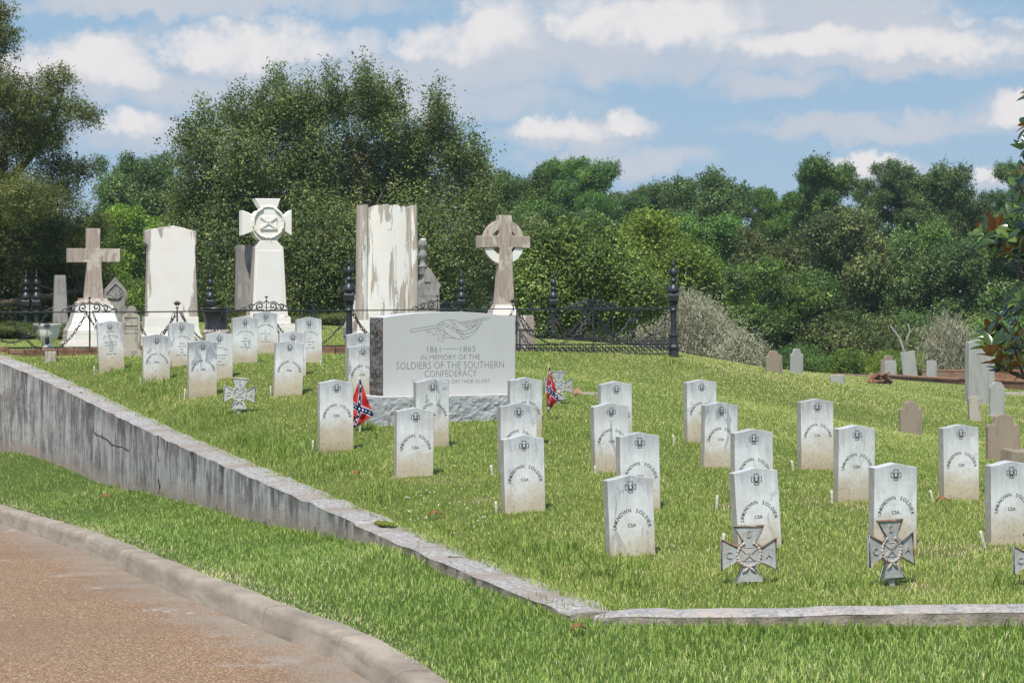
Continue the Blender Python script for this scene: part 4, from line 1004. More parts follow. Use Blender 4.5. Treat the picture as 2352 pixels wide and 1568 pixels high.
# ------------------------------------------------------------------ old headstones on the right
def outline_stone(name, px0, px1, ptop, pbase, shape, mat_, label, group=None, yaw=15, th=.07, roll=0, pitch=0, cat='headstone', d=None, base=None):
    cx = (px0+px1)/2; p = hit(cx, pbase) if d is None else P(cx, pbase, d); d = p[1]; w2 = (px1-px0)/2/F*d/math.cos(R(yaw)); h = (pbase-ptop)/F*d
    pts = {'shoulder': [(1,0),(1,.74),(.86,.80),(.66,.76),(.60,.82),(.52,.94),(.3,.99),(0,1),(-.3,.99),(-.52,.94),(-.60,.82),(-.66,.76),(-.86,.80),(-1,.74),(-1,0)],
           'round': [(1,0),(1,.86),(.9,.93),(.65,.985),(.3,1),(-.3,1),(-.65,.985),(-.9,.93),(-1,.86),(-1,0)],
           'arch': [(1,0),(1,.90),(.85,.955),(.5,.99),(0,1),(-.5,.99),(-.85,.955),(-1,.90),(-1,0)],
           'ogee': [(1,0),(1,.83),(.92,.83),(.80,.90),(.45,.98),(0,1),(-.45,.98),(-.80,.90),(-.92,.83),(-1,.83),(-1,0)],
           'peak': [(1,0),(1,.955),(.5,.98),(0,1),(-.5,.98),(-1,.955),(-1,0)], 'flat': [(1,0),(1,1),(-1,.98),(-1,0)]}[shape]
    pts = [(x*w2, z*h) for x, z in pts]; pts = [(-w2, -.3), (w2, -.3)]+pts[1:-1]+[]
    root = empty(name, p, R(yaw), R(pitch), R(roll)) if base else None
    o = MB().prism(pts, -th/2, th/2).build('tablet' if base else name, mat_, root, bevel=.008)
    if base: MB().box(-w2*1.15, w2*1.15, -th, th, -.1, base).build('base', mat_, root, bevel=.006)
    else: o.location = p; o.rotation_euler = (R(pitch), R(roll), R(yaw))
    return tag(root or o, label, cat, group)
gOld = 'old weathered headstones on the far right of the field'
outline_stone('headstone',1759,1797,805,856,'shoulder',M['old_brown'],'brown round-shouldered headstone leaning left, left one of the pair on the skyline',gOld,yaw=20,roll=-3)
outline_stone('headstone',1815,1844,800,858,'shoulder',M['old_grey'],'taller narrow round-shouldered headstone, right one of the pair on the skyline',gOld,yaw=28)
outline_stone('headstone',1906,1939,860,880,'round',M['old_grey'],'tiny half-sunk rounded stone in front of the low brick wall',gOld,yaw=10)
outline_stone('headstone',2022,2058,815,868,'shoulder',M['old_brown'],'dark shouldered headstone behind a small round-topped one beyond the brick wall',gOld,d=66)
outline_stone('headstone',2031,2059,828,870,'round',M['old_grey'],'small round-topped headstone in front of a dark shouldered one beyond the brick wall',gOld,d=62)
outline_stone('headstone',2073,2107,806,858,'flat',M['old_grey'],'leaning square-topped slab beside a bare dead branch beyond the brick wall',gOld,d=68,roll=-8)
outline_stone('headstone',2127,2151,827,864,'round',M['old_grey'],'pale round-topped headstone standing alone behind the brick wall',gOld,d=64)
outline_stone('headstone',2219,2282,779,928,'peak',M['old_grey'],'tallest weathered grey tablet behind the magnolia branch at the right',gOld,yaw=16,th=.16)
outline_stone('headstone',2225,2254,909,966,'round',M['old_pale'],'small plain buff stone in front of the tallest grey tablet',gOld,yaw=12,roll=-3)
outline_stone('headstone',2272,2307,876,956,'ogee',M['old_grey'],'slim grey stone on a small base right of the tallest grey tablet',gOld,yaw=14,base=.03)
outline_stone('headstone',2065,2117,920,998,'shoulder',M['old_brown'],'lichened brown shouldered headstone alone in the middle of the right field',gOld,yaw=14,th=.08)
outline_stone('headstone',2265,2341,950,1060,'shoulder',M['old_brown'],'big brown shouldered headstone behind a fallen slab at the right edge',gOld,yaw=10,th=.09)
p = hit(2335, 1064); o = MB().box(-.19,.9,-.28,.3,-.05,.16).build('fallen_slab', M['old_brown'], bevel=.012); o.location = p; o.rotation_euler = (R(3), R(6), R(12)); tag(o, 'fallen brown stone slab lying in front of the big brown headstone at the right edge', 'stone slab')
o = MB().box(-.3,2.,-.15,.15,-.05,.05).build('plot_curb', M['old_pale'], bevel=.01); o.location = hit(2322, 906); tag(o, 'pale stone plot curb in the grass at the right edge behind the tallest tablet', 'stone curb')

# ================================================================== MONUMENTS INSIDE THE IRON FENCE
def local(d, cx, pb):
    k = d/F; return lambda x, y: ((x-cx)*k, (pb-y)*k)
def mroot(name, cx, d, yaw, label, cat='monument', group=None, pb=None):
    p = P(cx, 700, d); z = ground(p[0], p[1]); p[2] = z; return tag(empty(name, p, R(yaw)), label, cat, group), EYE, z
def part(root, d, cx, pts, th, m_, name, yo=0., bevel=.008, yaw=16):
    """outline in photo pixels -> real outline at distance d, given thickness"""
    c_ = 1/math.cos(R(yaw)); z0 = root.location.z
    q = []
    for x, y in pts:
        w_ = P(x, y, d); q.append(((x-cx)/F*d*c_, w_[2]-z0))
    a = sum(q[i][0]*q[(i+1) % len(q)][1]-q[(i+1) % len(q)][0]*q[i][1] for i in range(len(q)))
    if a < 0: q = q[::-1]
    return MB().prism(q, -th/2+yo, th/2+yo).build(name, m_, root, bevel=bevel)
def tiers(root, d, cx, rows, depth_ratio, m_, name, yaw=16, bevel=.008):
    """stack of rectangular sections: rows (halfwidth px, y px) from bottom to top; last list = loft"""
    c_ = 1/math.cos(R(yaw)); z0 = root.location.z; mb = MB(); V = []; Fc = []
    for hw, y in rows:
        a = hw/F*d*c_; b_ = a*depth_ratio; z = P(cx, y, d)[2]-z0; V += [(-a,-b_,z),(a,-b_,z),(a,b_,z),(-a,b_,z)]
    n = len(rows)
    for i in range(n-1):
        for k in range(4): Fc.append((i*4+k, i*4+(k+1) % 4, (i+1)*4+(k+1) % 4, (i+1)*4+k))
    Fc += [(3,2,1,0), tuple((n-1)*4+k for k in range(4))]
    return mb.add(V, Fc).build(name, m_, root, bevel=bevel)
# --- plain latin cross on moulded pedestal
d = 39.; cx = 213
rt, _, _ = mroot('stone_cross_monument', cx, d, 16, 'tall plain stone cross on a flared white pedestal at the left, behind the fence')
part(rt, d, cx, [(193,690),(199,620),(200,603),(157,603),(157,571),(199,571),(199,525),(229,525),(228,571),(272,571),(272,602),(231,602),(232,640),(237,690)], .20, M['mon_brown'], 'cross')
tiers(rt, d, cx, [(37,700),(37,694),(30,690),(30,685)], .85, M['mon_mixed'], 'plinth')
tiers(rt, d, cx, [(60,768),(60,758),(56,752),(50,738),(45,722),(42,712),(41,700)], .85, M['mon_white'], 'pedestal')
tiers(rt, d, cx, [(68,830),(68,787),(61,784),(61,768)], .85, M['mon_white'], 'base')
# --- gothic carved stone behind the cross
d = 43.; cx = 266
rt, _, _ = mroot('gothic_headstone', cx, d, 14, 'pointed gothic headstone with carved wheat relief half behind the tall plain cross', 'headstone')
part(rt, d, cx, [(236,800),(236,690),(241,684),(241,666),(262,640),(265,636),(269,642),(289,668),(292,684),(288,690),(292,800)], .16, M['mon_grey'], 'tablet')
z0 = rt.location.z; kx = lambda x: (x-cx)/F*d; kz = lambda y: P(cx, y, d)[2]-z0; mb = MB(); r = np.random.default_rng(3)
mb.tube([(kx(x), -.085, kz(y)) for x, y in [(243,700),(243,680),(250,664),(265,650),(280,664),(288,680),(288,700)]], .018, 6)
mb.build('arch_moulding', M['mon_grey'], rt, smooth=True); mb = MB()
for k in range(26):
    a = r.uniform(-1.2, 1.2); l = r.uniform(.08, .2); c0 = (kx(265), -.085, kz(690)); mb.tube([c0, (c0[0]+math.sin(a)*l*.6, -.10, c0[2]+math.cos(a)*l*.7), (c0[0]+math.sin(a)*l, -.085, c0[2]+math.cos(a)*l)], [.004,.014,.003], 5)
mb.build('carved_relief', M['mon_grey'], rt, smooth=True)
for i, row in enumerate(['IN', 'MEMORY OF']): 
    mb = MB(); line(mb, row, 0, kz(713+i*9), .045, None, -.081); mb.build('inscription', M['engraving'], rt)
outline_stone('headstone',291,314,703,800,'round',M['mon_grey'],'grey rounded stone just right of the pointed gothic headstone',None,d=42,yaw=12)
# --- obelisk far left
d = 46.; cx = 138
rt, _, _ = mroot('obelisk', cx, d, 16, 'slim dark stone obelisk half hidden by cedar at the far left behind the fence', 'obelisk')
tiers(rt, d, cx, [(17,790),(16,760),(15,720),(12,640),(11,632)], 1, M['mon_grey'], 'shaft'); tiers(rt, d, cx, [(24,800),(24,772),(19,768)], 1, M['mon_grey'], 'base')
# --- big white tablet with eared top
d = 39.; cx = 391
rt, _, _ = mroot('white_tablet_monument', cx, d, 16, 'big flaking white tablet with low pointed top between the plain cross and the dark urn')
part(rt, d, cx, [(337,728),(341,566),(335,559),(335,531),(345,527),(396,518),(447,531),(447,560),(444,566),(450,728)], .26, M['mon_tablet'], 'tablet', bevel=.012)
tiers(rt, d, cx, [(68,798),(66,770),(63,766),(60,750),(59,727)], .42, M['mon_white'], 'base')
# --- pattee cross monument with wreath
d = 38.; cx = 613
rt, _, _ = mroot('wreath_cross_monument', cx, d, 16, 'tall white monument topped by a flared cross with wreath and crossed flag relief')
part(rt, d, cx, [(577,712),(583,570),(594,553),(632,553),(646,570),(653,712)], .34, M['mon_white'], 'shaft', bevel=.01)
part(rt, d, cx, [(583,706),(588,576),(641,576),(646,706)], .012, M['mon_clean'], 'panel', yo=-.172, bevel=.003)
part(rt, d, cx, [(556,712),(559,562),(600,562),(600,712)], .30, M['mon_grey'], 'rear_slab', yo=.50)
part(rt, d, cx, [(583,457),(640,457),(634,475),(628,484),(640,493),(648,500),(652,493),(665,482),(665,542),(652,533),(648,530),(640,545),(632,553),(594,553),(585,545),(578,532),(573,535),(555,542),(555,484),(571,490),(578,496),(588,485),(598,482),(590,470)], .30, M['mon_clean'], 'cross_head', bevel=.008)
z0 = rt.location.z; ky = -.158; ctr = (0, z0)
cz = P(cx, 512, d)[2]-z0; rad = 37/F*d
mb = MB(); mb.tube([(rad*math.cos(a), ky, cz+rad*math.sin(a)*.98) for a in np.linspace(0, 2*math.pi, 40, endpoint=False)], .012, 6, True); mb.build('disc_rim', M['mon_clean'], rt, smooth=True)
mb = MB()
for k in range(46):
    an = R(118+k*304/45); mb.ball((rad*.93*math.cos(an)+random.uniform(-.006,.006), ky-.012, cz+rad*.93*math.sin(an)), (.030,.018,.017), 6, 5, Matrix.Rotation(-(an-math.pi/2)+random.uniform(-.5,.5), 3, 'Y'))
for sg in (-1,1): mb.ball((sg*.035, ky-.015, cz-rad*.95), (.03,.015,.015), 6, 5); mb.tube([(0,ky-.012,cz-rad*.95),(sg*.03,ky-.01,cz-rad*1.1),(sg*.045,ky-.006,cz-rad*1.25)], .008, 5)
mb.build('wreath', M['mon_clean'], rt, smooth=True)
q = .135; MB().box(-q, q, ky-.006, ky+.01, cz-q*.72, cz+q*.72).build('flag_field', M['mon_clean'], rt, bevel=.003)
mb = MB()
for sg in (-1, 1): mb.box(-q*1.18, q*1.18, -.022, -.004, -.016, .016, Matrix.Translation((0, ky, cz)) @ Matrix.Rotation(sg*.62, 4, 'Y'))
mb.box(-q, q, ky-.014, ky, cz-q*.72-.012, cz-q*.72+.006); mb.build('crossed_bars', M['mon_clean'], rt)
tiers(rt, d, cx, [(72,812),(72,748),(66,744),(48,742),(48,728),(42,724),(42,708)], .62, M['mon_white'], 'base')
# --- scroll-topped streaked tablet
d = 39.; cx = 889
rt, _, _ = mroot('scroll_tablet_monument', cx, d, 14, 'widest brown-streaked white tablet with scrolled top rising behind the granite memorial')
def scroll_tablet():
    c_ = 1/math.cos(R(14)); z0 = rt.location.z; n = 60; w2 = 65/F*d*c_; zb = P(cx, 735, d)[2]-z0; prof = []
    for i in range(n+1):
        u = -1+2*i/n; a = abs(u)
        yy = .05*math.sqrt(max(0, 1-((a-.86)/.15)**2)) if a > .71 else .045*(math.cos(u/.71*math.pi*.5))**.6*1.0
        topy = 469+ (3 if a > .71 else 10-8*math.cos(u/.71*math.pi/2)**.7 )+1.6*math.sin(u*19)
        prof.append((u*w2*(1+0.0), -(.13+yy), P(cx, topy, d)[2]-z0))
    V = []; Fc = []; m_ = 14
    for (x, y, zt) in prof:
        for j in range(m_+1): v_ = j/m_; V.append((x*(1.04-.04*v_), y, zb+(zt-zb)*v_))
    for i in range(n):
        for j in range(m_): a = i*(m_+1)+j; Fc.append((a, a+m_+1, a+m_+2, a+1))
    o0 = len(V)
    for (x, y, zt) in prof:
        V.append((x*1.04, .16, zb)); V.append((x, .16, zt))
    for i in range(n):
        Fc.append((o0+2*i, o0+2*i+1, o0+2*i+3, o0+2*i+2)); Fc.append((i*(m_+1)+m_, (i+1)*(m_+1)+m_, o0+2*i+3, o0+2*i+1)); Fc.append((i*(m_+1), o0+2*i, o0+2*i+2, (i+1)*(m_+1)))
    Fc += [tuple(range(m_+1))+(o0+1, o0), tuple(reversed(range(n*(m_+1), n*(m_+1)+m_+1)))+(o0+2*n, o0+2*n+1)]
    return MB().add(V, Fc).build('tablet', M['mon_streak'], rt, smooth=True, auto=50)
scroll_tablet(); tiers(rt, d, cx, [(80,812),(78,770),(72,760),(70,735)], .35, M['mon_white'], 'base')
d = 42.; cx = 822
rt, _, _ = mroot('white_block_monument', cx, d, 14, 'short white marble block left of the scroll-topped tablet, behind an iron fence post', 'monument')
tiers(rt, d, cx, [(30,810),(30,752),(26,742),(23,735),(22,690),(24,684),(24,678)], .8, M['mon_mixed'], 'block')
# --- grey gothic monument with finial
d = 45.; cx = 979
rt, _, _ = mroot('gothic_monument', cx, d, 14, 'grey gabled monument with a white-capped finial just right of the scroll-topped tablet')
part(rt, d, cx, [(950,800),(950,673),(955,660),(970,640),(975,622),(980,614),(990,628),(1003,648),(1008,655),(1004,664),(1006,800)], .38, M['mon_grey'], 'body')
part(rt, d, 977, [(968,648),(968,632),(975,625),(982,632),(982,648)], .02, M['mon_grey'], 'shield', yo=-.20, bevel=.003)
z0 = rt.location.z; zz = lambda y: P(cx, y, d)[2]-z0; k = d/F
MB().lathe([(9*k,zz(630)),(9*k,zz(615)),(11*k,zz(612)),(7*k,zz(606)),(6*k,zz(598)),(10*k,zz(592)),(12*k,zz(585)),(8*k,zz(578)),(7*k,zz(572)),(11*k,zz(566)),(12*k,zz(560)),(8*k,zz(552))], (-8*k,0,0), 10).build('finial', M['mon_grey'], rt, smooth=True, auto=50)
mb = MB()
for j in range(5): mb.ball((-8*k+random.uniform(-4,4)*k, random.uniform(-4,4)*k, zz(551)), (5*k,5*k,4*k), 7, 5)
mb.build('cap', M['mon_white'], rt, smooth=True)
mb = MB(); line(mb, 'LLIAM T WELLER', 0, zz(682), .045, .36, -.192); mb.build('inscription', M['engraving'], rt)
# --- celtic cross
d = 38.5; cx = 1155
rt, _, _ = mroot('celtic_cross_monument', cx, d, 20, 'brown celtic ring cross on a white base at the right end of the large monuments')
part(rt, d, cx, [(1135,703),(1140,660),(1143,600),(1144,573),(1141,568),(1097,570),(1097,542),(1140,542),(1143,537),(1143,495),(1172,495),(1172,537),(1176,542),(1214,542),(1214,570),(1176,568),(1172,573),(1174,620),(1178,703)], .17, M['mon_brown'], 'cross', yaw=20)
z0 = rt.location.z; cz = P(cx, 556, d)[2]-z0; k = d/F/math.cos(R(20))
def ring_sector(a0, a1, ri, ro, th, m_, nm):
    n = 16; V = []; Fc = []
    for i in range(n+1):
        a = R(a0+(a1-a0)*i/n); 
        for rr, y in ((ro,-th/2),(ri,-th/2),(ri,th/2),(ro,th/2)): V.append((rr*k*math.cos(a)*.98, y, cz+rr*k*math.sin(a)))
    for i in range(n):
        for j in range(4): Fc.append((i*4+j, i*4+(j+1) % 4, (i+1)*4+(j+1) % 4, (i+1)*4+j))
    Fc += [(3,2,1,0), (n*4, n*4+1, n*4+2, n*4+3)]; return MB().add(V, Fc).build(nm, m_, rt, bevel=.006)
for a0, a1, m_ in ((15,75,'mon_brown'),(105,165,'mon_brown'),(196,256,'mon_white'),(284,344,'mon_white')): ring_sector(a0, a1, 29, 48, .12, M[m_], 'ring_quarter')
tiers(rt, d, cx, [(30,724),(28,712),(23,706),(22,700)], .6, M['mon_white'], 'plinth', yaw=20); tiers(rt, d, cx, [(62,812),(61,780),(58,724)], .62, M['mon_mixed'], 'base', yaw=20)
# --- small white tablet with square panel (outside the fence)
o = outline_stone('marble_tablet',281,321,719,812,'arch',M['old_pale'],'small white tablet with a square panel right of the far left leaning stone',None,yaw=14,d=33.6,base=.05,cat='headstone')
z0 = o.location.z; d = 33.6; zz = lambda y: P(300, y, d)[2]-z0
mb = MB(); k = d/F; mb.tube([(-14*k,-.04,zz(747)),(14*k,-.04,zz(747)),(14*k,-.04,zz(728)),(-14*k,-.04,zz(728))], .007, 5, True); mb.tube([(0,-.04,zz(747)),(0,-.04,zz(728))], .004, 5); mb.build('panel', M['old_pale'], o)
for tx, yy in (('JENNY TYREE', 757), ('MAR 12 1862', 767)):
    mb = MB(); line(mb, tx, 0, zz(yy), .022, .19, -.037); mb.build('inscription', M['engraving'], o)
# --- urns
def urn(px, pt, pb, w_, d, prof, m_, label, lip=None):
    rt, _, _ = mroot('garden_urn', px, d, 0, label, 'urn'); z0 = rt.location.z; k = d/F
    MB().lathe([(r_*k, P(px, y, d)[2]-z0) for r_, y in prof], (0,0,0), 24).build('bowl', m_, rt, smooth=True, auto=45)
    return rt
u1 = urn(109,742,806,62,37.5,[(20,815),(20,802),(14,796),(12,786),(22,780),(26,765),(28,757),(29,752),(33,748),(33,744),(30,743),(24,750),(10,752)],M['mon_white'],'white marble urn with a thick rolled rim behind the fence at the far left')
u2 = urn(496,706,770,70,37.5,[(36,815),(36,783),(30,779),(26,771),(27,766),(27,758),(26,750),(25,742),(27,728),(31,716),(34,711),(36,708),(35,706),(28,710),(8,712)],M['iron'],'dark wide-rimmed iron urn between the white tablet and the wreath cross monument')
z0 = u2.location.z; k = 37.5/F; mb = MB()
for i in range(22):
    a = i*2*math.pi/22; mb.ball((27.5*k*math.cos(a), 27.5*k*math.sin(a), P(496, 762, 37.5)[2]-z0), (4.2*k, 4.2*k, 6*k), 6, 5)
mb.build('gadrooned_band', M['mon_mixed'], u2, smooth=True)

# ================================================================== IRON FENCE
def fence_post(rt, x, y, z, scale=1., h_rail=None):
    s = scale; e = empty('post', (x, y, z)); e.parent = rt
    mb = MB(); sh = [(.085,-.1),(.085,.10),(.10,.11),(.10,.14),(.075,.17),(.07,.30),(.085,.31),(.085,.335),(.06,.35)]
    mb.lathe([(r_*s, zz*s) for r_, zz in sh], seg=8, rot=math.pi/8).build('post_base', M['iron'], e, bevel=.004)
    MB().lathe([(r_*s, zz*s) for r_, zz in [(.055,.34),(.050,.45),(.046,.70),(.052,.72),(.075,.74),(.06,.76),(.062,.82),(.085,.86)]], seg=12).build('shaft', M['iron'], e, smooth=True, auto=40)
    MB().lathe([(r_*s, zz*s) for r_, zz in [(.085,.86),(.115,.89),(.12,.97),(.105,1.0),(.10,1.02)]], seg=4, rot=math.pi/4).build('capital', M['iron'], e, bevel=.008)
    MB().lathe([(r_*s, zz*s) for r_, zz in [(.095,1.02),(.10,1.06),(.085,1.11),(.055,1.14),(.04,1.17),(.03,1.19),(.075,1.20),(.055,1.235),(.025,1.26),(.022,1.28),(.05,1.30),(.062,1.34),(.055,1.38),(.03,1.41),(.018,1.44),(.045,1.455),(.020,1.49),(.012,1.53),(.004,1.62)]], seg=14).build('finial', M['iron'], e, smooth=True)
    mb = MB()
    for q in range(4):
        a = q*math.pi/2+math.pi/4; c_, s_2 = math.cos(a), math.sin(a)
        mb.tube([(c_*.05*s, s_2*.05*s, 1.30*s), (c_*.085*s, s_2*.085*s, 1.33*s), (c_*.085*s, s_2*.085*s, 1.37*s), (c_*.10*s, s_2*.10*s, 1.41*s)], [.012*s,.010*s,.006*s,.002*s], 5)
    mb.build('scroll_leaves', M['iron'], e, smooth=True)
    return e
def chain(mb, a, b, sag, ln=.062, r_=.0058):
    a = Vector(a); b = Vector(b); n = max(6, int((b-a).length*1.25/(ln*.72))); pts = []
    for i in range(n+1):
        u = i/n; p = a.lerp(b, u); p.z -= sag*4*u*(1-u); pts.append(p)
    for i in range(n):
        p = (pts[i]+pts[i+1])/2; d_ = (pts[i+1]-pts[i]); L_ = d_.length*1.35; d_.normalize(); u = d_.cross(Vector((0,-1,0))).normalized(); w_ = d_.cross(u)
        s_ = (u*.9+w_*.45) if i % 2 else (w_*.9-u*.45)
        ring = [p+d_*(L_/2*math.cos(t_))+s_.normalized()*(.017*math.sin(t_)) for t_ in np.linspace(0, 2*math.pi, 8, endpoint=False)]
        mb.tube(ring, r_, 4, True)
def spiral(c, r0, turns, sgn, start, n=26):
    out = []
    for i in range(n+1):
        u = i/n; a = start+sgn*turns*2*math.pi*u; rr = r0*(1-.82*u); out.append((c[0]+rr*math.cos(a), 0, c[1]+rr*math.sin(a)))
    return out
def crest(rt, x, y, z, an, s=1.):
    e = empty('crest', (x, y, z), an); e.parent = rt; mb = MB()
    for sg in (-1, 1):
        def T(pts): return [(sg*q[0]*s, q[1]*s, q[2]*s) for q in pts]
        mb.tube(T(spiral((.10,.07), .062, 1.2, 1, -1.2)), 0.0115*s, 5); mb.tube(T(spiral((.235,.055), .048, 1.2, -1, 2.6)), .0105*s, 5)
        mb.tube(T([(0,0,.16),(.04,0,.12),(.07,0,.13),(.11,0,.145),(.16,0,.12),(.19,0,.09),(.235,0,.105),(.29,0,.08),(.33,0,.045),(.38,0,.05),(.40,0,.025),(.42,0,.0)]), .009*s, 5)
        mb.tube(T([(.03,0,.0),(.06,0,.02),(.11,0,.012),(.17,0,.03),(.20,0,.01),(.26,0,.012),(.31,0,.02),(.36,0,.035)]), .008*s, 5)
    mb.tube([(0,0,0),(0,0,.20*s)], .008*s, 5)
    for a in (-.5, 0, .5): mb.ball((math.sin(a)*.03*s, 0, (.20+.012*math.cos(a))*s), (.008*s,.006*s,.020*s), 6, 4, Matrix.Rotation(a, 3, 'Y'))
    mb.build('scrollwork', M['iron'], e, smooth=True); return e
def fleur(rt, x, y, z, s=1.):
    mb = MB(); mb.tube([(0,0,0),(0,0,.06*s)], .010*s, 6); mb.ball((0,0,.06*s), (.03*s,.015*s,.012*s), 8, 5)
    for a in (-1.1,-.6,0,.6,1.1): mb.ball((math.sin(a)*.035*s, 0, (.09+.045*math.cos(a))*s), (.012*s,.008*s,.036*s), 7, 5, Matrix.Rotation(a*.8, 3, 'Y'))
    o = mb.build('fleur_finial', M['iron'], rt, smooth=True); o.location = (x, y, z); return o
def pendant(rt, x, y, z, s=1.):
    mb = MB(); n = 11
    for i in range(n):
        a = 2*math.pi*i/n; mb.ball((.038*s*math.cos(a), 0, .030*s*math.sin(a)), (.026*s,.008*s,.008*s), 6, 4, Matrix.Rotation(-a, 3, 'Y'))
    mb.ball((0,0,0), (.02*s,.012*s,.018*s), 7, 5); mb.tube([(0,0,-.03*s),(0,0,-.16*s)], .005*s, 5)
    mb.lathe([(.018*s,-.16*s),(.034*s,-.175*s),(.03*s,-.19*s),(.034*s,-.21*s),(.034*s,-.255*s),(.025*s,-.27*s),(.006*s,-.275*s)], seg=10)
    o = mb.build('tassel_pendant', M['iron'], rt, smooth=True); o.location = (x, y, z); return o
def lattice(rt, a, b, h=.16, s=1.):
    a = Vector(a); b = Vector(b); L_ = (Vector((b.x,b.y,0))-Vector((a.x,a.y,0))).length; an = math.atan2(b.y-a.y, b.x-a.x); mb = MB()
    mb.box(0, L_, -.014, .014, 0, .018); mb.box(0, L_, -.014, .014, h, h+.020); n = int(L_/(h*.62)); st = L_/n
    for i in range(n):
        cx_2 = (i+.5)*st; rr = h*.22
        for dx, dz in ((0,.26),(0,-.26),(.22,0),(-.22,0)):
            mb.tube([(cx_2+dx*h+rr*math.cos(t_), 0, h/2+.01+dz*h+rr*math.sin(t_)) for t_ in np.linspace(0, 2*math.pi, 9, endpoint=False)], .0068, 4, True)
    o = mb.build('lattice_panel', M['iron'], rt); o.location = a; o.rotation_euler = (0, -math.atan2(b.z-a.z, L_), an); return o
def fence_run(name, label, A, B, zr0, zr1, bot0, bot1, posts, stanchions, crests, fleurs, pend, swags, lat=(0,1), s=1., rail2=None):
    """A,B world xy; all other positions are fractions along the run"""
    rt = empty(name, (0,0,0)); tag(rt, label, 'fence')
    A = np.array(A, float); B = np.array(B, float); an = math.atan2(B[1]-A[1], B[0]-A[0])
    at = lambda u: A+(B-A)*u; zr = lambda u: zr0+(zr1-zr0)*u; zb = lambda u: bot0+(bot1-bot0)*u
    n = 24; MB().tube([(*at(u), zr(u)+.004*math.sin(u*20)) for u in np.linspace(0,1,n)], .0105, 6).build('top_rail', M['iron'], rt, smooth=True)
    if rail2: MB().tube([(*at(u), zr(u)-rail2) for u in np.linspace(0,1,n)], .0085, 6).build('second_rail', M['iron'], rt, smooth=True)
    for u in posts: x, y = at(u); fence_post(rt, x, y, zb(u)-.0, s)
    for u in stanchions:
        x, y = at(u); MB().box(x-.011, x+.011, y-.011, y+.011, zb(u)-.1, zr(u)).build('stanchion', M['iron'], rt)
    for u in crests: x, y = at(u); crest(rt, x, y, zr(u), an, s*1.0)
    for u in fleurs: x, y = at(u); fleur(rt, x, y, zr(u), s)
    for u in pend: x, y = at(u); pendant(rt, x, y, zr(u)-.20, s)
    for u0, u1, sag in swags:
        mb = MB(); chain(mb, (*at(u0), zr(u0)-.02), (*at(u1), zr(u1)-.02), sag); mb.build('chain', M['iron'], rt)
    if lat:
        a, b = lat; x, y = at(a); x1, y1 = at(b); lattice(rt, (x, y, zb(a)+.02), (x1, y1, zb(b)+.02), .155*s)
    return rt
pA = P(-130, 719, 35.2); pB = P(1547, 707, 39.0)
def frac(px):
    us = np.linspace(0, 1, 400); xs = [proj(pA+(pB-pA)*u)[0,0] for u in us]; return float(np.interp(px, xs, us))
zA = P(-130, 719, 35.2)[2]; zB = P(1547, 707, 39.0)[2]
gA = ground(pA[0], pA[1]); gB = ground(pB[0], pB[1]); FU = frac
fence_run('iron_fence', 'front run of the ornate black iron fence with chain swags and scroll crests', pA[:2], pB[:2], zA, zB, zA-.70, zB-.77,
  [FU(802), FU(1547)], [FU(q) for q in (206,407,612,1005,1187,1362)], [FU(q) for q in (206,612,1005,1361)], [FU(q) for q in (407,1179)], [FU(q) for q in (108,310,1110,1272,1455)],
  [(FU(a), FU(b), sg) for a, b, sg in ((-60,108,.42),(20,198,.55),(198,407,.55),(214,310,.45),(310,400,.42),(413,612,.55),(418,510,.45),(510,605,.42),(618,802,.55),(618,700,.4),(806,1005,.55),(812,905,.42),(1010,1179,.5),(1190,1361,.55),(1187,1272,.0001+.42),(1275,1361,.42),(1364,1540,.55),(1364,1455,.42),(1458,1545,.42))], lat=(0, 1))
pC = P(20, 700, 49.); pD = P(1545, 700, 52.)
def frac2(px):
    us = np.linspace(0, 1, 400); xs = [proj(pC+(pD-pC)*u)[0,0] for u in us]; return float(np.interp(px, xs, us))
F2 = frac2; g2 = ground(pC[0], pC[1]); g3 = ground(pD[0], pD[1]); zC = P(0, 718, 49.)[2]; zD = P(1545, 710, 52.)[2]
fence_run('iron_fence', 'rear run of the black iron fence seen behind the monuments', pC[:2], pD[:2], zC, zD, zC-.76, zD-.80,
  [F2(60), F2(84), F2(483), F2(1060), F2(1271)], [F2(q) for q in (720,945,1346,1408)], [F2(q) for q in (148,905,1340)], [F2(q) for q in (720,1222,1408)], [F2(1150)],
  [(F2(a), F2(b), sg) for a, b, sg in ((60,148,.4),(150,260,.4),(640,720,.45),(722,800,.45),(1065,1150,.42),(1150,1222,.45),(1224,1345,.55),(1346,1408,.45))], rail2=.0, s=1.02)

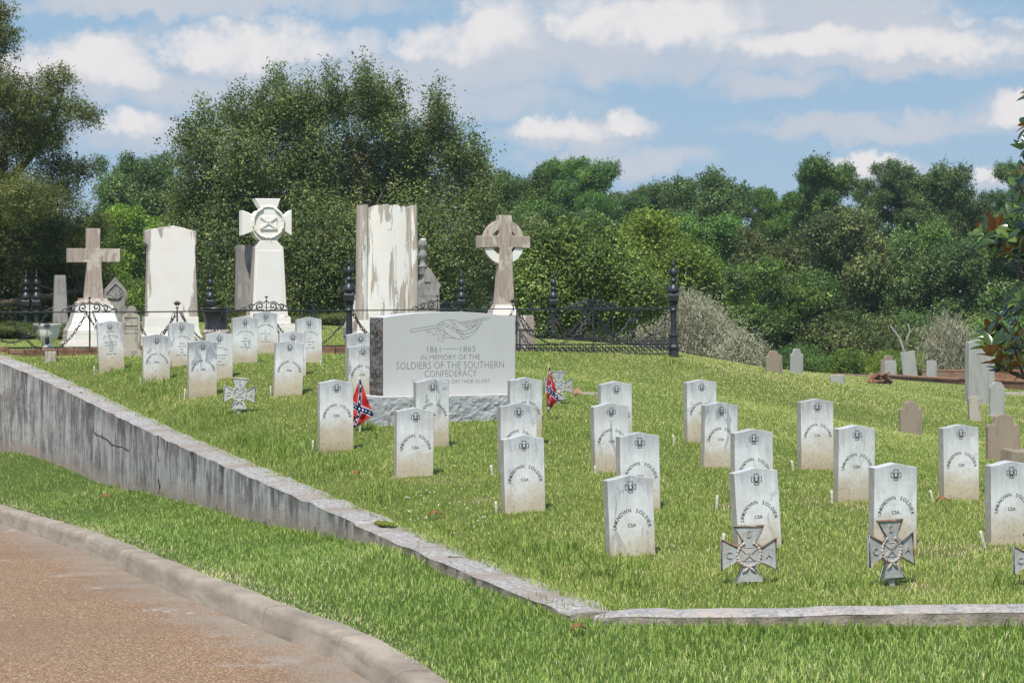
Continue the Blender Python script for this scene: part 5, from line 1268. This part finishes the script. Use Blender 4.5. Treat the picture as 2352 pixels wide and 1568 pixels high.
# ================================================================== TREES
def leaf_cloud(blobs, n, leaf, seed, clump=(26, .30), aspect=.55, shell=(.55, 1.03), up=.35, droop=0., tlo=.0, thi=.0, jag=.25, flat_bottom=None, spray=1.25):
    """blobs: (x,y,z,rx,ry,rz). returns V (n*4,3), tint, clump centres"""
    r = np.random.default_rng(seed); B = np.array(blobs, float); per, rc = clump
    nc = max(1, n//per); wgt = (B[:,3]*B[:,5]+B[:,4]*B[:,5]+B[:,3]*B[:,4]); wgt = wgt/wgt.sum()
    bi = r.choice(len(B), nc, p=wgt); dirs = r.normal(size=(nc,3)); dirs /= np.linalg.norm(dirs, axis=1)[:,None]
    rad = r.uniform(shell[0]**2, shell[1]**2, nc)**.5*(1+jag*r.normal(0,.45,nc)*(r.random(nc) < .5))
    C = B[bi,:3]+dirs*B[bi,3:]*rad[:,None]
    ctint = r.normal(.42, .15, nc)+r.normal(0, .11, len(B))[bi]
    tw = r.normal(size=(nc,3)); tw += dirs*1.1; tw[:,2] += up-droop; tw /= np.linalg.norm(tw, axis=1)[:,None]     # twig direction
    k = np.repeat(np.arange(nc), per); m = len(k)
    ss_ = r.uniform(-1, 1, m); off = tw[k]*ss_[:,None]*rc*spray+r.normal(size=(m,3))*rc*.34*(1.25-.75*np.clip(ss_, -1, 1))[:,None]
    P_ = C[k]+off
    nrm = dirs[k]*.7+r.normal(size=(m,3))*.75; nrm[:,2] += .45; nrm /= np.linalg.norm(nrm, axis=1)[:,None]
    a = r.normal(size=(m,3)); a -= (a*nrm).sum(1)[:,None]*nrm; a /= np.linalg.norm(a, axis=1)[:,None]; b_ = np.cross(nrm, a)
    L_ = leaf*r.uniform(.45, 1.45, m)[:,None]/2; W_ = L_*aspect
    V = np.stack([P_-a*L_, P_+b_*W_, P_+a*L_, P_-b_*W_], axis=1)
    tint = np.clip(ctint[k]+r.normal(0, .13, m)+tlo, 0, 1)
    return V.reshape(-1,3), tint, C
def branches(mb, base, h0, C, seed, r0, nmain=7, nsub=26, top=None):
    r = np.random.default_rng(seed); base = Vector(base); top = Vector(top) if top else Vector((C[:,0].mean(), C[:,1].mean(), np.quantile(C[:,2], .8)))
    def limb(a, b, ra, rb, n=7, wob=.08):
        a = Vector(a); b = Vector(b); L_ = (b-a).length; pts = []; off = Vector(r.normal(size=3))*L_*wob
        for i in range(n+1): u = i/n; pts.append(a.lerp(b, u)+off*math.sin(math.pi*u)+Vector(r.normal(size=3))*L_*.012)
        mb.tube(pts, [ra+(rb-ra)*i/n for i in range(n+1)], 6); return pts
    tr = limb(base-Vector((0,0,.3)), top, r0, r0*.18, 12, .04)
    mains = [tr]
    for k in range(nmain):
        c = Vector(C[r.integers(len(C))]); i = int(np.clip(2+r.integers(0, 7), 1, 10)); p = limb(tr[i], tr[i].lerp(c, .9), r0*.45, r0*.10); mains.append(p)
    for k in range(nsub):
        m_ = mains[r.integers(len(mains))]; i = r.integers(3, len(m_)); a = m_[i]; d_ = np.linalg.norm(C-np.array(a), axis=1); j = np.argsort(d_)[r.integers(2, max(3, len(C)//6))]
        limb(a, C[j], r0*.14, r0*.03, 5)
def build_tree(name, blobs, n, leaf, seed, m_, base, label, group=None, cat='tree', trunk_r=.25, bark='bark', nmain=7, nsub=26, extra=None, **kw):
    base = np.array(base, float); rt = empty(name, base); tag(rt, label, cat, group)
    B = [(b[0]-base[0], b[1]-base[1], b[2]-base[2], *b[3:]) for b in blobs]
    V, tint, C = leaf_cloud(B, n, leaf, seed, **kw)
    quads('crown', V, 4, [(0,1,2,3)], m_, tint, rt)
    mb = MB(); branches(mb, (0,0,0), 0, C, seed, trunk_r, nmain, nsub); mb.build('trunk', M[bark], rt, smooth=True)
    return rt
def pxblob(d, x, y, rx, ry, dy=0., depth=.9):
    p = P(x, y, d+dy); return (p[0], p[1], p[2], rx/F*d, rx/F*d*depth, ry/F*d)
# --- big evergreen oak in the centre, beyond the fence
d = 62.; k = d/F
ob = [(760,450,130,130),(700,370,95,85),(820,340,60,90),(560,350,60,60),(620,310,45,50),(700,300,50,60),(905,330,45,60),(475,365,45,40),(960,420,90,90),(1060,430,55,90),(1085,360,24,34),(1090,490,45,80),(560,420,115,100),(470,450,70,80),(440,560,70,110),(560,580,140,140),(700,600,140,130),(860,560,140,150),(980,560,120,140),(1060,600,70,110),(640,500,120,110),(900,450,100,110),(500,700,110,70),(620,710,120,70),(740,710,120,70),(860,710,120,70),(980,700,110,70),(680,660,130,80),(800,650,120,90),(760,560,150,120),(500,300,34,34),(590,275,36,36),(655,262,38,38),(735,245,36,36),(790,235,30,36),(865,258,34,38),(950,350,40,45),(990,310,34,40),(440,320,34,28),(1040,345,34,36),(520,250,22,22),(600,235,22,22),(680,225,22,22),(880,225,20,20)]
for x, y, n_, sp_ in [(545,225,5,22),(640,190,7,30),(700,200,5,26),(765,185,6,26),(835,165,9,22),(905,215,5,20),(950,300,4,16),(1010,225,7,18),(1040,300,4,14),(1090,320,4,16),(470,260,4,20),(430,290,3,14),(600,220,4,16),(870,200,4,14),(1115,400,4,12),(425,380,4,16),(410,470,4,14)]:
    for q in range(n_):
        t_ = q/(n_-.5); ob.append((x+(random.random()-.5)*sp_*(1-.3*t_)*1.3, y+75-t_*100, 24-15*t_, 28-10*t_))
r = np.random.default_rng(4)
oakb = [pxblob(d, x, y, rx, ry, r.uniform(-2.2, 2.2) if rx > 50 else r.uniform(-1,1)) for x, y, rx, ry in ob]
op = P(800, 760, d); op[2] = ground(op[0], op[1])
build_tree('oak_tree', oakb, 520000, .066, 21, M['oak_leaves'], op, 'huge bushy evergreen oak with feathery top filling the middle behind the monuments', trunk_r=.20, nmain=14, nsub=140, clump=(28,.20), jag=.75, up=.6, shell=(.2,1.08), spray=2.0)
# --- cedar at the left edge
d = 50.; r = np.random.default_rng(5)
cb_ = [(-60,60,75,60),(-20,100,60,50),(-60,200,110,70),(20,210,60,40),(80,235,60,30),(115,190,50,25),(150,175,22,18),(165,245,40,24),(200,270,32,16),(40,280,80,40),(110,285,60,24),(215,262,18,8),(60,330,80,35),(-40,330,110,60),(120,320,45,18),(130,380,55,24),(175,395,36,18),(205,380,18,8),(-30,440,130,80),(60,450,90,60),(0,30,36,36),(20,75,24,16),(130,440,60,40)]
cb_ += [(-60,560,140,110),(60,560,110,100),(150,520,80,60),(200,560,60,70),(100,660,120,80),(230,640,40,90),(-40,680,120,90),(180,640,70,70),(230,520,35,24)]
cblob = [pxblob(d+(2 if y > 450 else 0), x, y, rx, ry, r.uniform(-1.2,1.2)) for x, y, rx, ry in cb_]
cp = P(-40, 780, d); cp[2] = ground(cp[0], cp[1])
build_tree('cedar_tree', cblob, 260000, .056, 22, M['cedar_leaves'], cp, 'tall dark cedar with ragged layered boughs at the left edge of the picture', trunk_r=.25, nmain=14, nsub=70, clump=(34,.16), jag=.45, shell=(.2,1.05), aspect=.38, up=.15)
# --- yellow-green flowering shrub and bright tree right of the celtic cross
d = 58.
yb = [(1230,640,60,70),(1290,600,60,60),(1250,570,40,40),(1310,540,22,30),(1360,610,60,60),(1400,560,18,40),(1420,640,70,60),(1300,690,90,60),(1400,700,80,50),(1480,680,60,50),(1230,720,60,60)]
bp = P(1310, 770, d); bp[2] = ground(bp[0], bp[1])
build_tree('flowering_shrub', [pxblob(d, *q, dy=random.uniform(-.6,.6)) for q in yb], 110000, .075, 23, M['olive_leaves'], bp, 'yellow-green shrub with creamy flower sprays right of the celtic cross', cat='shrub', trunk_r=.10, nmain=10, nsub=40, clump=(26,.20), jag=.4, up=.7)
d = 75.
gb = [(1495,540,60,50),(1500,590,90,60),(1450,610,70,60),(1560,620,80,60),(1600,670,60,50),(1480,680,110,60),(1490,515,26,18),(1400,660,60,50)]
bp = P(1500, 790, d); bp[2] = ground(bp[0], bp[1])
build_tree('rounded_tree', [pxblob(d, *q, dy=random.uniform(-.8,.8)) for q in gb], 100000, .09, 24, M['bright_leaves'], bp, 'bright green rounded tree standing before the dark wood behind the right fence post', trunk_r=.16, clump=(30,.26), jag=.3)
# --- dead grey shrub hung with moss
def dead_shrub(label, d, cx, y_top, y_bot, hw, n, seed, cat='shrub', hang=.0):
    r = np.random.default_rng(seed); k = d/F; base = P(cx, y_bot, d); g_ = ground(base[0], base[1]); base[2] = min(g_, base[2]); rt = empty('bare_shrub', base); tag(rt, label, cat)
    H = P(cx, y_top, d)[2]-base[2]; W_ = hw*k; mb = MB(); tips = []
    for i in range(110):
        a = r.uniform(0, 2*math.pi); e = r.uniform(.05, 1); end = Vector((math.cos(a)*W_*e, math.sin(a)*W_*e*.8, H*math.sqrt(max(.05, 1-e*e))*r.uniform(.75, 1))); pts = []
        r0_ = r.uniform(.010, .030); mid_ = end*.5+Vector((0,0,H*.12)); off = Vector(r.normal(size=3))*.16; off2 = Vector(r.normal(size=3))*.10
        for q in range(8): u = q/7; pts.append((end*u)*(1)+Vector((0,0,H*.25*math.sin(math.pi*u)*e))+off*math.sin(u*6)*u+off2*math.sin(u*13)*u)
        mb.tube(pts, [r0_*(1-.8*q/7) for q in range(8)], 5); tips += pts[2:]
    mb.build('stems', M['bark_pale'], rt, smooth=True)
    T_ = np.array([tuple(q) for q in tips]); ci = r.integers(0, len(T_), n); C_ = T_[ci]+r.normal(size=(n,3))*np.array([.28,.28,.22])
    # outer shell bias
    e = r.uniform(-1, 1, n); dirs = r.normal(size=(n,3)); dirs[:,2] += .35; dirs /= np.linalg.norm(dirs, axis=1)[:,None]
    shell = r.random(n) < .55; dd_ = dirs.copy(); dd_[:,2] = np.abs(dd_[:,2]); C_[shell] = (dd_*np.array([W_, W_*.8, H])*r.uniform(.7, 1.02, n)[:,None])[shell]
    L_ = r.uniform(.05, .20, n)[:,None]; dirs[:,2] -= hang; a = dirs*L_/2; s_2 = np.cross(dirs, r.normal(size=(n,3))); s_2 /= np.linalg.norm(s_2, axis=1)[:,None]; s_2 *= r.uniform(.003, .009, n)[:,None]
    m_ = r.normal(size=(n,3))*L_*.15
    V = np.stack([C_-a-s_2, C_-a+s_2, C_+m_+s_2, C_+m_-s_2, C_+a], axis=1).reshape(-1,3)
    quads('twigs', V, 5, [(0,1,2,3),(3,2,4)], M['dry_twigs'], np.clip(r.normal(.55, .2, n), 0, 1), rt); return rt
dead_shrub('big dome of bare grey mossy twigs on the slope right of the iron fence end', 64., 1575, 670, 855, 172, 80000, 31)
dead_shrub('low bare grey shrub at the foot of the big grey twig dome', 62., 1700, 760, 862, 62, 36000, 32, hang=.3)
dead_shrub('grey bush trailing spanish moss beyond the leaning square slab', 78., 2180, 745, 870, 50, 40000, 33, hang=1.3)
# bare dead snag
d = 72.; p0 = P(2088, 865, d); rt = empty('dead_snag', p0); tag(rt, 'small bare white dead tree rising beside the leaning square slab', 'dead tree'); mb = MB(); k = d/F
for pth, r0 in [([(0,0),(-12,60),(-22,88),(-34,104),(-44,118)], .06), ([(-12,60),(-4,92),(2,104),(-2,122)], .04), ([(-22,88),(-14,102),(-18,112)], .02), ([(-4,92),(8,108),(14,118)], .022), ([(-34,104),(-30,118)], .015)]:
    mb.tube([(x*k, 0.05*math.sin(y), y*k) for x, y in pth], [r0*(1-.7*i/(len(pth)-1)) for i in range(len(pth))], 6)
mb.build('limbs', M['bark_pale'], rt, smooth=True)

# --- wood behind: prototypes then copies
def proto(seed, kind):
    r = np.random.default_rng(seed); B = []
    if kind == 'broad':
        for i in range(17):
            a = r.uniform(0, 2*math.pi); e = r.uniform(.1,.85); z = r.uniform(.28,.88); w_ = .42*math.sqrt(max(.1, 1-abs(z-.5)*1.3)); s = r.uniform(.10,.19); B.append((math.cos(a)*w_*e, math.sin(a)*w_*e, z, s, s, s*.68))
        for i in range(6): B.append((r.uniform(-.32,.32), r.uniform(-.25,.25), r.uniform(.78,.93), r.uniform(.05,.10), .09, r.uniform(.05,.08)))
    elif kind == 'tall':
        for i in range(18):
            z = r.uniform(.22,.93); w_ = .36*(1-.55*max(0, z-.5)); a = r.uniform(0, 2*math.pi); e = r.uniform(0,.9); s = r.uniform(.08,.16); B.append((math.cos(a)*w_*e, math.sin(a)*w_*e, z, s, s, s*.7))
    elif kind == 'open':
        for i in range(34):
            z = r.uniform(.25,.94); a = r.uniform(0, 2*math.pi); e = r.uniform(.0,1)**.7*(1-.45*max(0, z-.6)/.4); s = r.uniform(.06,.125); B.append((math.cos(a)*.42*e, math.sin(a)*.42*e, z, s*1.1, s*1.1, s*.7))
    else:
        for i in range(14):
            a = r.uniform(0, 2*math.pi); e = r.uniform(0,1); z = r.uniform(.12,.80)*(1-.35*e); s = r.uniform(.14,.22); B.append((math.cos(a)*.42*e, math.sin(a)*.42*e, z, s, s, s*.75))
    return B
PR = {}
def get_proto(kind, seed, matn, n, leaf, scale):
    key = (kind, seed, matn)
    if key in PR: return PR[key]
    B = [tuple(q*scale for q in b) for b in proto(seed, kind)]
    V, tint, C = leaf_cloud(B, n, leaf, seed, clump=(30, .36), jag=.42, shell=(.55,1.06), up=.5, aspect=.6, spray=1.5)
    o = quads('crown', V, 4, [(0,1,2,3)], M[matn], tint); mb = MB(); branches(mb, (0,0,0), 0, C, seed, .028*scale, 9, 26); tr = mb.build('trunk', M['bark'], None, smooth=True)
    PR[key] = (o.data, tr.data); bpy.data.objects.remove(o); bpy.data.objects.remove(tr); return PR[key]
SC = 10.
def wood_tree(cx, top, wpx, d, kind, seed, matn, label, rz=0., n=100000, leaf=.155, zb=None, cat='tree'):
    p = P(cx, top, d); g_ = ground(p[0], p[1])-.2 if zb is None else zb; H = (p[2]-g_)/.97; W_ = wpx/F*d/.95
    c_, t_ = get_proto(kind, seed, matn, n, leaf, SC)
    rt = empty('shrub' if cat == 'shrub' else 'wood_tree', (p[0], p[1], g_), rz)
    ch = min(H, 1.15*W_); o = mk2('crown', c_, rt); o.scale = (W_/SC, W_/SC, ch/SC); o.location.z = H-ch
    o = mk2('trunk', t_, rt); o.scale = (W_/SC, W_/SC, H/SC)
    return tag(rt, label, cat, 'trees of the wood beyond the cemetery' if cat == 'tree' else 'undergrowth at the edge of the wood')
WT = [
 # cx, top y, width px, depth, kind, seed, material, label
 (318,357,165,105,'broad',1,'blue_leaves','dark round-headed tree on the skyline between the cedar and the big oak'),
 (250,455,90,110,'tall',2,'blue_leaves','small dark tree low on the skyline just right of the cedar'),
 (330,480,150,95,'broad',3,'bright_leaves','mid green tree below the dark round-headed one at the left'),
 (420,450,140,112,'broad',5,'wood_leaves','green tree filling the gap left of the big oak'),
 (260,570,170,85,'shrub',4,'bright_leaves','bright leafy mass behind the gothic stone at the left'),
 (120,520,260,100,'broad',5,'blue_leaves','dark tree mass behind the plain stone cross'),
 (1180,396,150,112,'broad',1,'wood_leaves','tall green tree emerging immediately right of the big oak'),
 (1262,386,120,118,'tall',2,'wood_leaves','tall lobed green tree above the celtic cross'),
 (1345,383,125,114,'broad',5,'wood_leaves','tall green tree with the highest crown left of the sky gap'),
 (1405,468,110,126,'open',6,'blue_leaves','lower thin tree in the sky gap'),
 (1448,438,105,130,'broad',3,'blue_leaves','hazy small-headed tree just right of the sky gap'),
 (1520,470,120,128,'open',6,'wood_leaves','loose-crowned tree between the hazy one and the rounded broad one'),
 (1632,398,185,120,'broad',1,'blue_leaves','broad rounded dark tree high on the middle skyline'),
 (1560,430,110,126,'broad',5,'blue_leaves','shoulder tree left of the broad rounded one'),
 (1735,448,110,122,'tall',2,'wood_leaves','yellowish pointed tree right of the broad rounded one'),
 (1800,462,100,118,'open',6,'wood_leaves','open light green tree before the tall lobed one'),
 (1902,390,150,112,'open',7,'wood_leaves','tall lobed light green tree standing out at the right of centre skyline'),
 (1850,430,90,116,'tall',2,'wood_leaves','slender tree left of the tall lobed one'),
 (2032,386,110,122,'open',8,'blue_leaves','airy olive tree, left of the twin heads on the right skyline'),
 (2135,388,170,124,'broad',3,'blue_leaves','large airy olive tree, right of the twin heads on the right skyline'),
 (2225,460,120,128,'open',6,'blue_leaves','falling shoulder tree right of the large airy olive tree'),
 (2285,480,90,134,'open',8,'blue_leaves','small hazy tree behind the upper magnolia branch'),
 (2352,395,110,90,'open',7,'blue_leaves','grey-green tree cut by the right edge behind the magnolia'),
 (1140,500,160,95,'broad',3,'oak_leaves','dark evergreen tree in shade right behind the oak'),
 (1240,480,160,98,'broad',5,'wood_leaves','mid-height green tree directly behind the celtic cross'),
 (1360,500,160,100,'tall',2,'wood_leaves','mid-height tree behind the flowering shrub'),
 (1600,500,170,102,'broad',3,'wood_leaves','mid-height tree right behind the bright rounded tree'),
 (1700,520,180,98,'shrub',4,'bright_leaves','middle layer yellow-green tree above the grey twig dome'),
 (1800,530,190,100,'broad',1,'oak_leaves','large dark tree in the middle of the wood'),
 (1930,500,210,97,'broad',5,'oak_leaves','very dark massive crown in the right half of the wood'),
 (2060,520,200,99,'broad',3,'wood_leaves','middle layer green tree below the twin heads'),
 (2180,540,190,95,'broad',1,'blue_leaves','middle layer green tree at the right'),
 (2300,560,200,92,'broad',5,'blue_leaves','middle layer dull tree behind the lower magnolia branch'),
 (2420,520,200,94,'broad',3,'wood_leaves','tree at the right edge of the wood'),
 (1650,620,170,90,'shrub',9,'oak_leaves','dark green bush above the top of the grey twig dome'),
 (1780,620,190,89,'broad',5,'wood_leaves','leafy tree with drooping sprays right of the grey twig dome'),
 (1900,630,190,90,'shrub',4,'wood_leaves','lighter green bushy tree in the lower wood'),
 (2020,640,190,88,'shrub',9,'oak_leaves','dark bushy tree above the dead snag'),
 (2140,650,190,90,'shrub',4,'wood_leaves','green bushy tree behind the mossy grey bush'),
 (2260,660,190,88,'shrub',9,'wood_leaves','green bushy tree behind the tallest grey tablet'),
 (2390,640,190,90,'shrub',4,'oak_leaves','dark bushy tree at the far right edge'),
 (640,520,260,98,'broad',5,'oak_leaves','dark tree mass behind the left of the oak'),
 (900,540,260,98,'broad',1,'oak_leaves','dark tree mass behind the right of the oak'),
 (-40,480,260,90,'broad',3,'oak_leaves','dark mass behind the cedar trunk')]
WS = [(25,722,260,45,9,'oak_leaves','dark shrub standing for plants and cedar shade inside the fence behind the marble urn'),(30,694,190,54,9,'oak_leaves','dark undergrowth close behind the twin iron posts at the left'),(175,700,170,56,4,'oak_leaves','dark undergrowth close behind the obelisk'),(310,702,170,57,9,'oak_leaves','dark undergrowth close behind the pointed gothic stone'),(545,700,150,57,4,'oak_leaves','dark undergrowth close behind the space between urn and wreath cross'),(735,702,180,57,9,'oak_leaves','dark undergrowth close behind the leftmost open bay right of the wreath cross'),(1045,704,150,57,4,'oak_leaves','dark undergrowth close behind the thin rear iron post'),  # first shrub added to darken the lawn as cedar shade, besides plants there
 (1700,745,120,84,9,'oak_leaves','low dark bush at the right foot of the grey twig dome'),(1790,765,120,84,4,'wood_leaves','low bush behind the pair of skyline headstones'),(1880,750,130,86,9,'wood_leaves','low bush right of the pair of skyline headstones'),
 (1980,760,140,85,4,'bright_leaves','bright low bush behind the brick rubble'),(2070,770,120,84,9,'bright_leaves','low bright bush behind the dead snag'),(2170,785,130,88,4,'wood_leaves','low bush behind the mossy grey bush'),(2270,760,140,86,9,'wood_leaves','low bush behind the tallest grey tablet'),
 (2380,770,140,86,4,'bright_leaves','low bright bush at the right edge'),(1480,730,150,80,9,'oak_leaves','low dark bush seen through the right end of the fence'),(1350,720,150,80,4,'oak_leaves','low dark bush seen through the fence beside the celtic cross'),
 (1200,700,160,80,9,'oak_leaves','low dark bush behind the base of the celtic cross'),(1040,700,180,80,4,'oak_leaves','low dark bush behind the gabled monument'),(880,700,200,82,9,'oak_leaves','low dark bush behind the scroll-topped tablet'),(700,690,220,82,4,'oak_leaves','low dark bush behind the wreath cross monument'),
 (500,680,200,82,9,'oak_leaves','low dark bush behind the dark urn'),(340,670,190,80,4,'wood_leaves','green bush behind the big white tablet'),(190,680,190,78,9,'oak_leaves','dark bush behind the plain cross base'),(20,690,220,74,4,'oak_leaves','dark bush behind the twin iron posts')]
for i, (cx, top, wpx, d, kind, seed, mn_, lab) in enumerate(WT): wood_tree(cx, top, wpx*(1.5 if d > 100 else 1.75), d, kind, seed, mn_, lab, rz=i*1.9)
for i, (cx, top, wpx, d, seed, mn_, lab) in enumerate(WS): wood_tree(cx, top, wpx*1.25, d, 'shrub', seed, mn_, lab, rz=i*2.3, n=100000, cat='shrub')
# far-off wood that closes the horizon behind the single trees
r = np.random.default_rng(40); FB = []
for x in np.arange(-700, 3100, 46):
    dd_ = 165+r.uniform(-12, 12); y = 560+r.uniform(-30, 30); p = P(x, y, dd_); FB.append((p[0], dd_, p[2]-2.5, 2.6, 2.6, 3.6)); FB.append((p[0]+1, dd_+3, p[2]-7, 3.2, 3, 4.5))
V, tint, C = leaf_cloud(FB, 170000, .42, 41, clump=(30,.6), shell=(.6,1.05)); o = quads('distant_wood', V, 4, [(0,1,2,3)], M['blue_leaves'], tint); tag(o, 'unbroken dark green mass of distant woodland closing the horizon', 'woodland', kind='stuff')

# --- magnolia reaching in from the right
def magnolia():
    d0 = 21.0; base = P(2560, 1300, d0); base[2] = ground(base[0], base[1]); rt = empty('magnolia_tree', base); tag(rt, 'magnolia boughs with glossy leaves and rusty undersides reaching in from the right edge', 'tree')
    r = np.random.default_rng(51); L = lambda x, y, dd_=0: Vector(P(x, y, d0+dd_))-Vector(base)
    mb = MB(); ros = []
    def br(pts, r0, r1, m_=None):
        P_ = [L(*q) for q in pts]; (m_ or mb).tube(P_, [r0+(r1-r0)*i/(len(P_)-1) for i in range(len(P_))], 7); return P_
    br([(2560,1320),(2555,1000),(2540,700),(2520,400),(2500,100)], .13, .04)
    limbs = [[(2545,760),(2460,700),(2400,620),(2340,565),(2285,540)], [(2540,640),(2450,560),(2390,500),(2352,440),(2346,370)], [(2550,900),(2470,880),(2400,850),(2340,800),(2300,740)], [(2400,850),(2360,870),(2310,850),(2285,830)], [(2550,980),(2480,930),(2400,900),(2350,862),(2330,800)],
             [(2535,600),(2460,470),(2400,350),(2370,300)], [(2530,500),(2600,380),(2680,300)], [(2550,850),(2650,760),(2750,700)], [(2520,400),(2470,260),(2450,120)], [(2520,400),(2590,240),(2620,100)], [(2550,950),(2650,900),(2720,880)]]
    mb2 = MB()
    for l in limbs: br(l, .030, .008, mb2)
    mb.build('trunk', M['bark'], rt, smooth=True); mb2.build('boughs', M['bark'], rt, smooth=True)
    spots = [(2262,540),(2272,518),(2290,560),(2312,508),(2325,545),(2275,800),(2268,772),(2282,535),(2300,520),(2318,548),(2335,528),(2345,560),(2305,558),(2330,505),(2350,545),(2338,585),(2348,600),(2325,575),(2347,395),(2340,430),(2350,345),(2344,455),(2352,480),
             (2300,735),(2328,708),(2345,690),(2285,760),(2310,765),(2338,745),(2350,770),(2292,790),(2318,800),(2342,800),(2280,820),(2300,835),(2325,830),(2345,840),(2310,855),(2350,720)]
    for _ in range(120):
        x = r.uniform(2365, 2720); y = r.uniform(60, 960); spots.append((x, y))
    VV = []; tt = []; FF = []
    for (x, y) in spots:
        c = L(x, y, r.uniform(-.5,.5) if x < 2360 else r.uniform(-1.2, 1.2)); ax = Vector((r.normal(-.55 if x < 2400 else 0,.35), r.normal(-.2,.4), .75)).normalized()
        u = ax.cross(Vector((0,1,0.1))).normalized(); w_ = ax.cross(u); nl = r.integers(7, 10)
        for k in range(nl):
            a = k*2.4+r.uniform(-.2,.2); el = r.uniform(.1, .9); dr = (u*math.cos(a)+w_*math.sin(a))*math.cos(el)+ax*math.sin(el); dr.normalize()
            sd_ = dr.cross(ax).normalized(); nr = sd_.cross(dr).normalized(); Ln = r.uniform(.11,.18); Wd = Ln*r.uniform(.19,.24); o0 = len(VV); tn = np.clip(r.normal(.5,.22),0,1)
            for i in range(7):
                q = i/6; wv = Wd*math.sin(math.pi*min(1,.06+q*.94))**.8; pc = c+dr*(.012+Ln*q)-nr*(.16*Ln*q*q); 
                for s_2 in (-1, 0, 1): VV.append(pc+sd_*wv*s_2+nr*(abs(s_2)*wv*.28)); tt.append(tn)
            for i in range(6):
                for j in range(2): b_ = o0+i*3+j; FF.append((b_, b_+1, b_+4, b_+3))
    me = bpy.data.meshes.new('leaves'); me.from_pydata([tuple(v) for v in VV], [], FF); me.update()
    # front of the leaf = glossy green upper side
    at = me.attributes.new('tint', 'FLOAT', 'POINT'); at.data.foreach_set('value', np.array(tt, np.float32))
    mk('leaves', me, M['magnolia_leaves'], rt, smooth=True)
magnolia()

# ------------------------------------------------------------------ summer haze
m, t = mat('haze_air'); pv = t.n('ShaderNodeVolumePrincipled', {'Color': (.86, .92, 1.0), 'Density': .00032, 'Anisotropy': .2}); t.n('ShaderNodeOutputMaterial', {1: pv.outputs[0]})
hz = MB().box(-950, 950, -60, 2700, -14, 16).build('haze', m); tag(hz, kind='stuff')
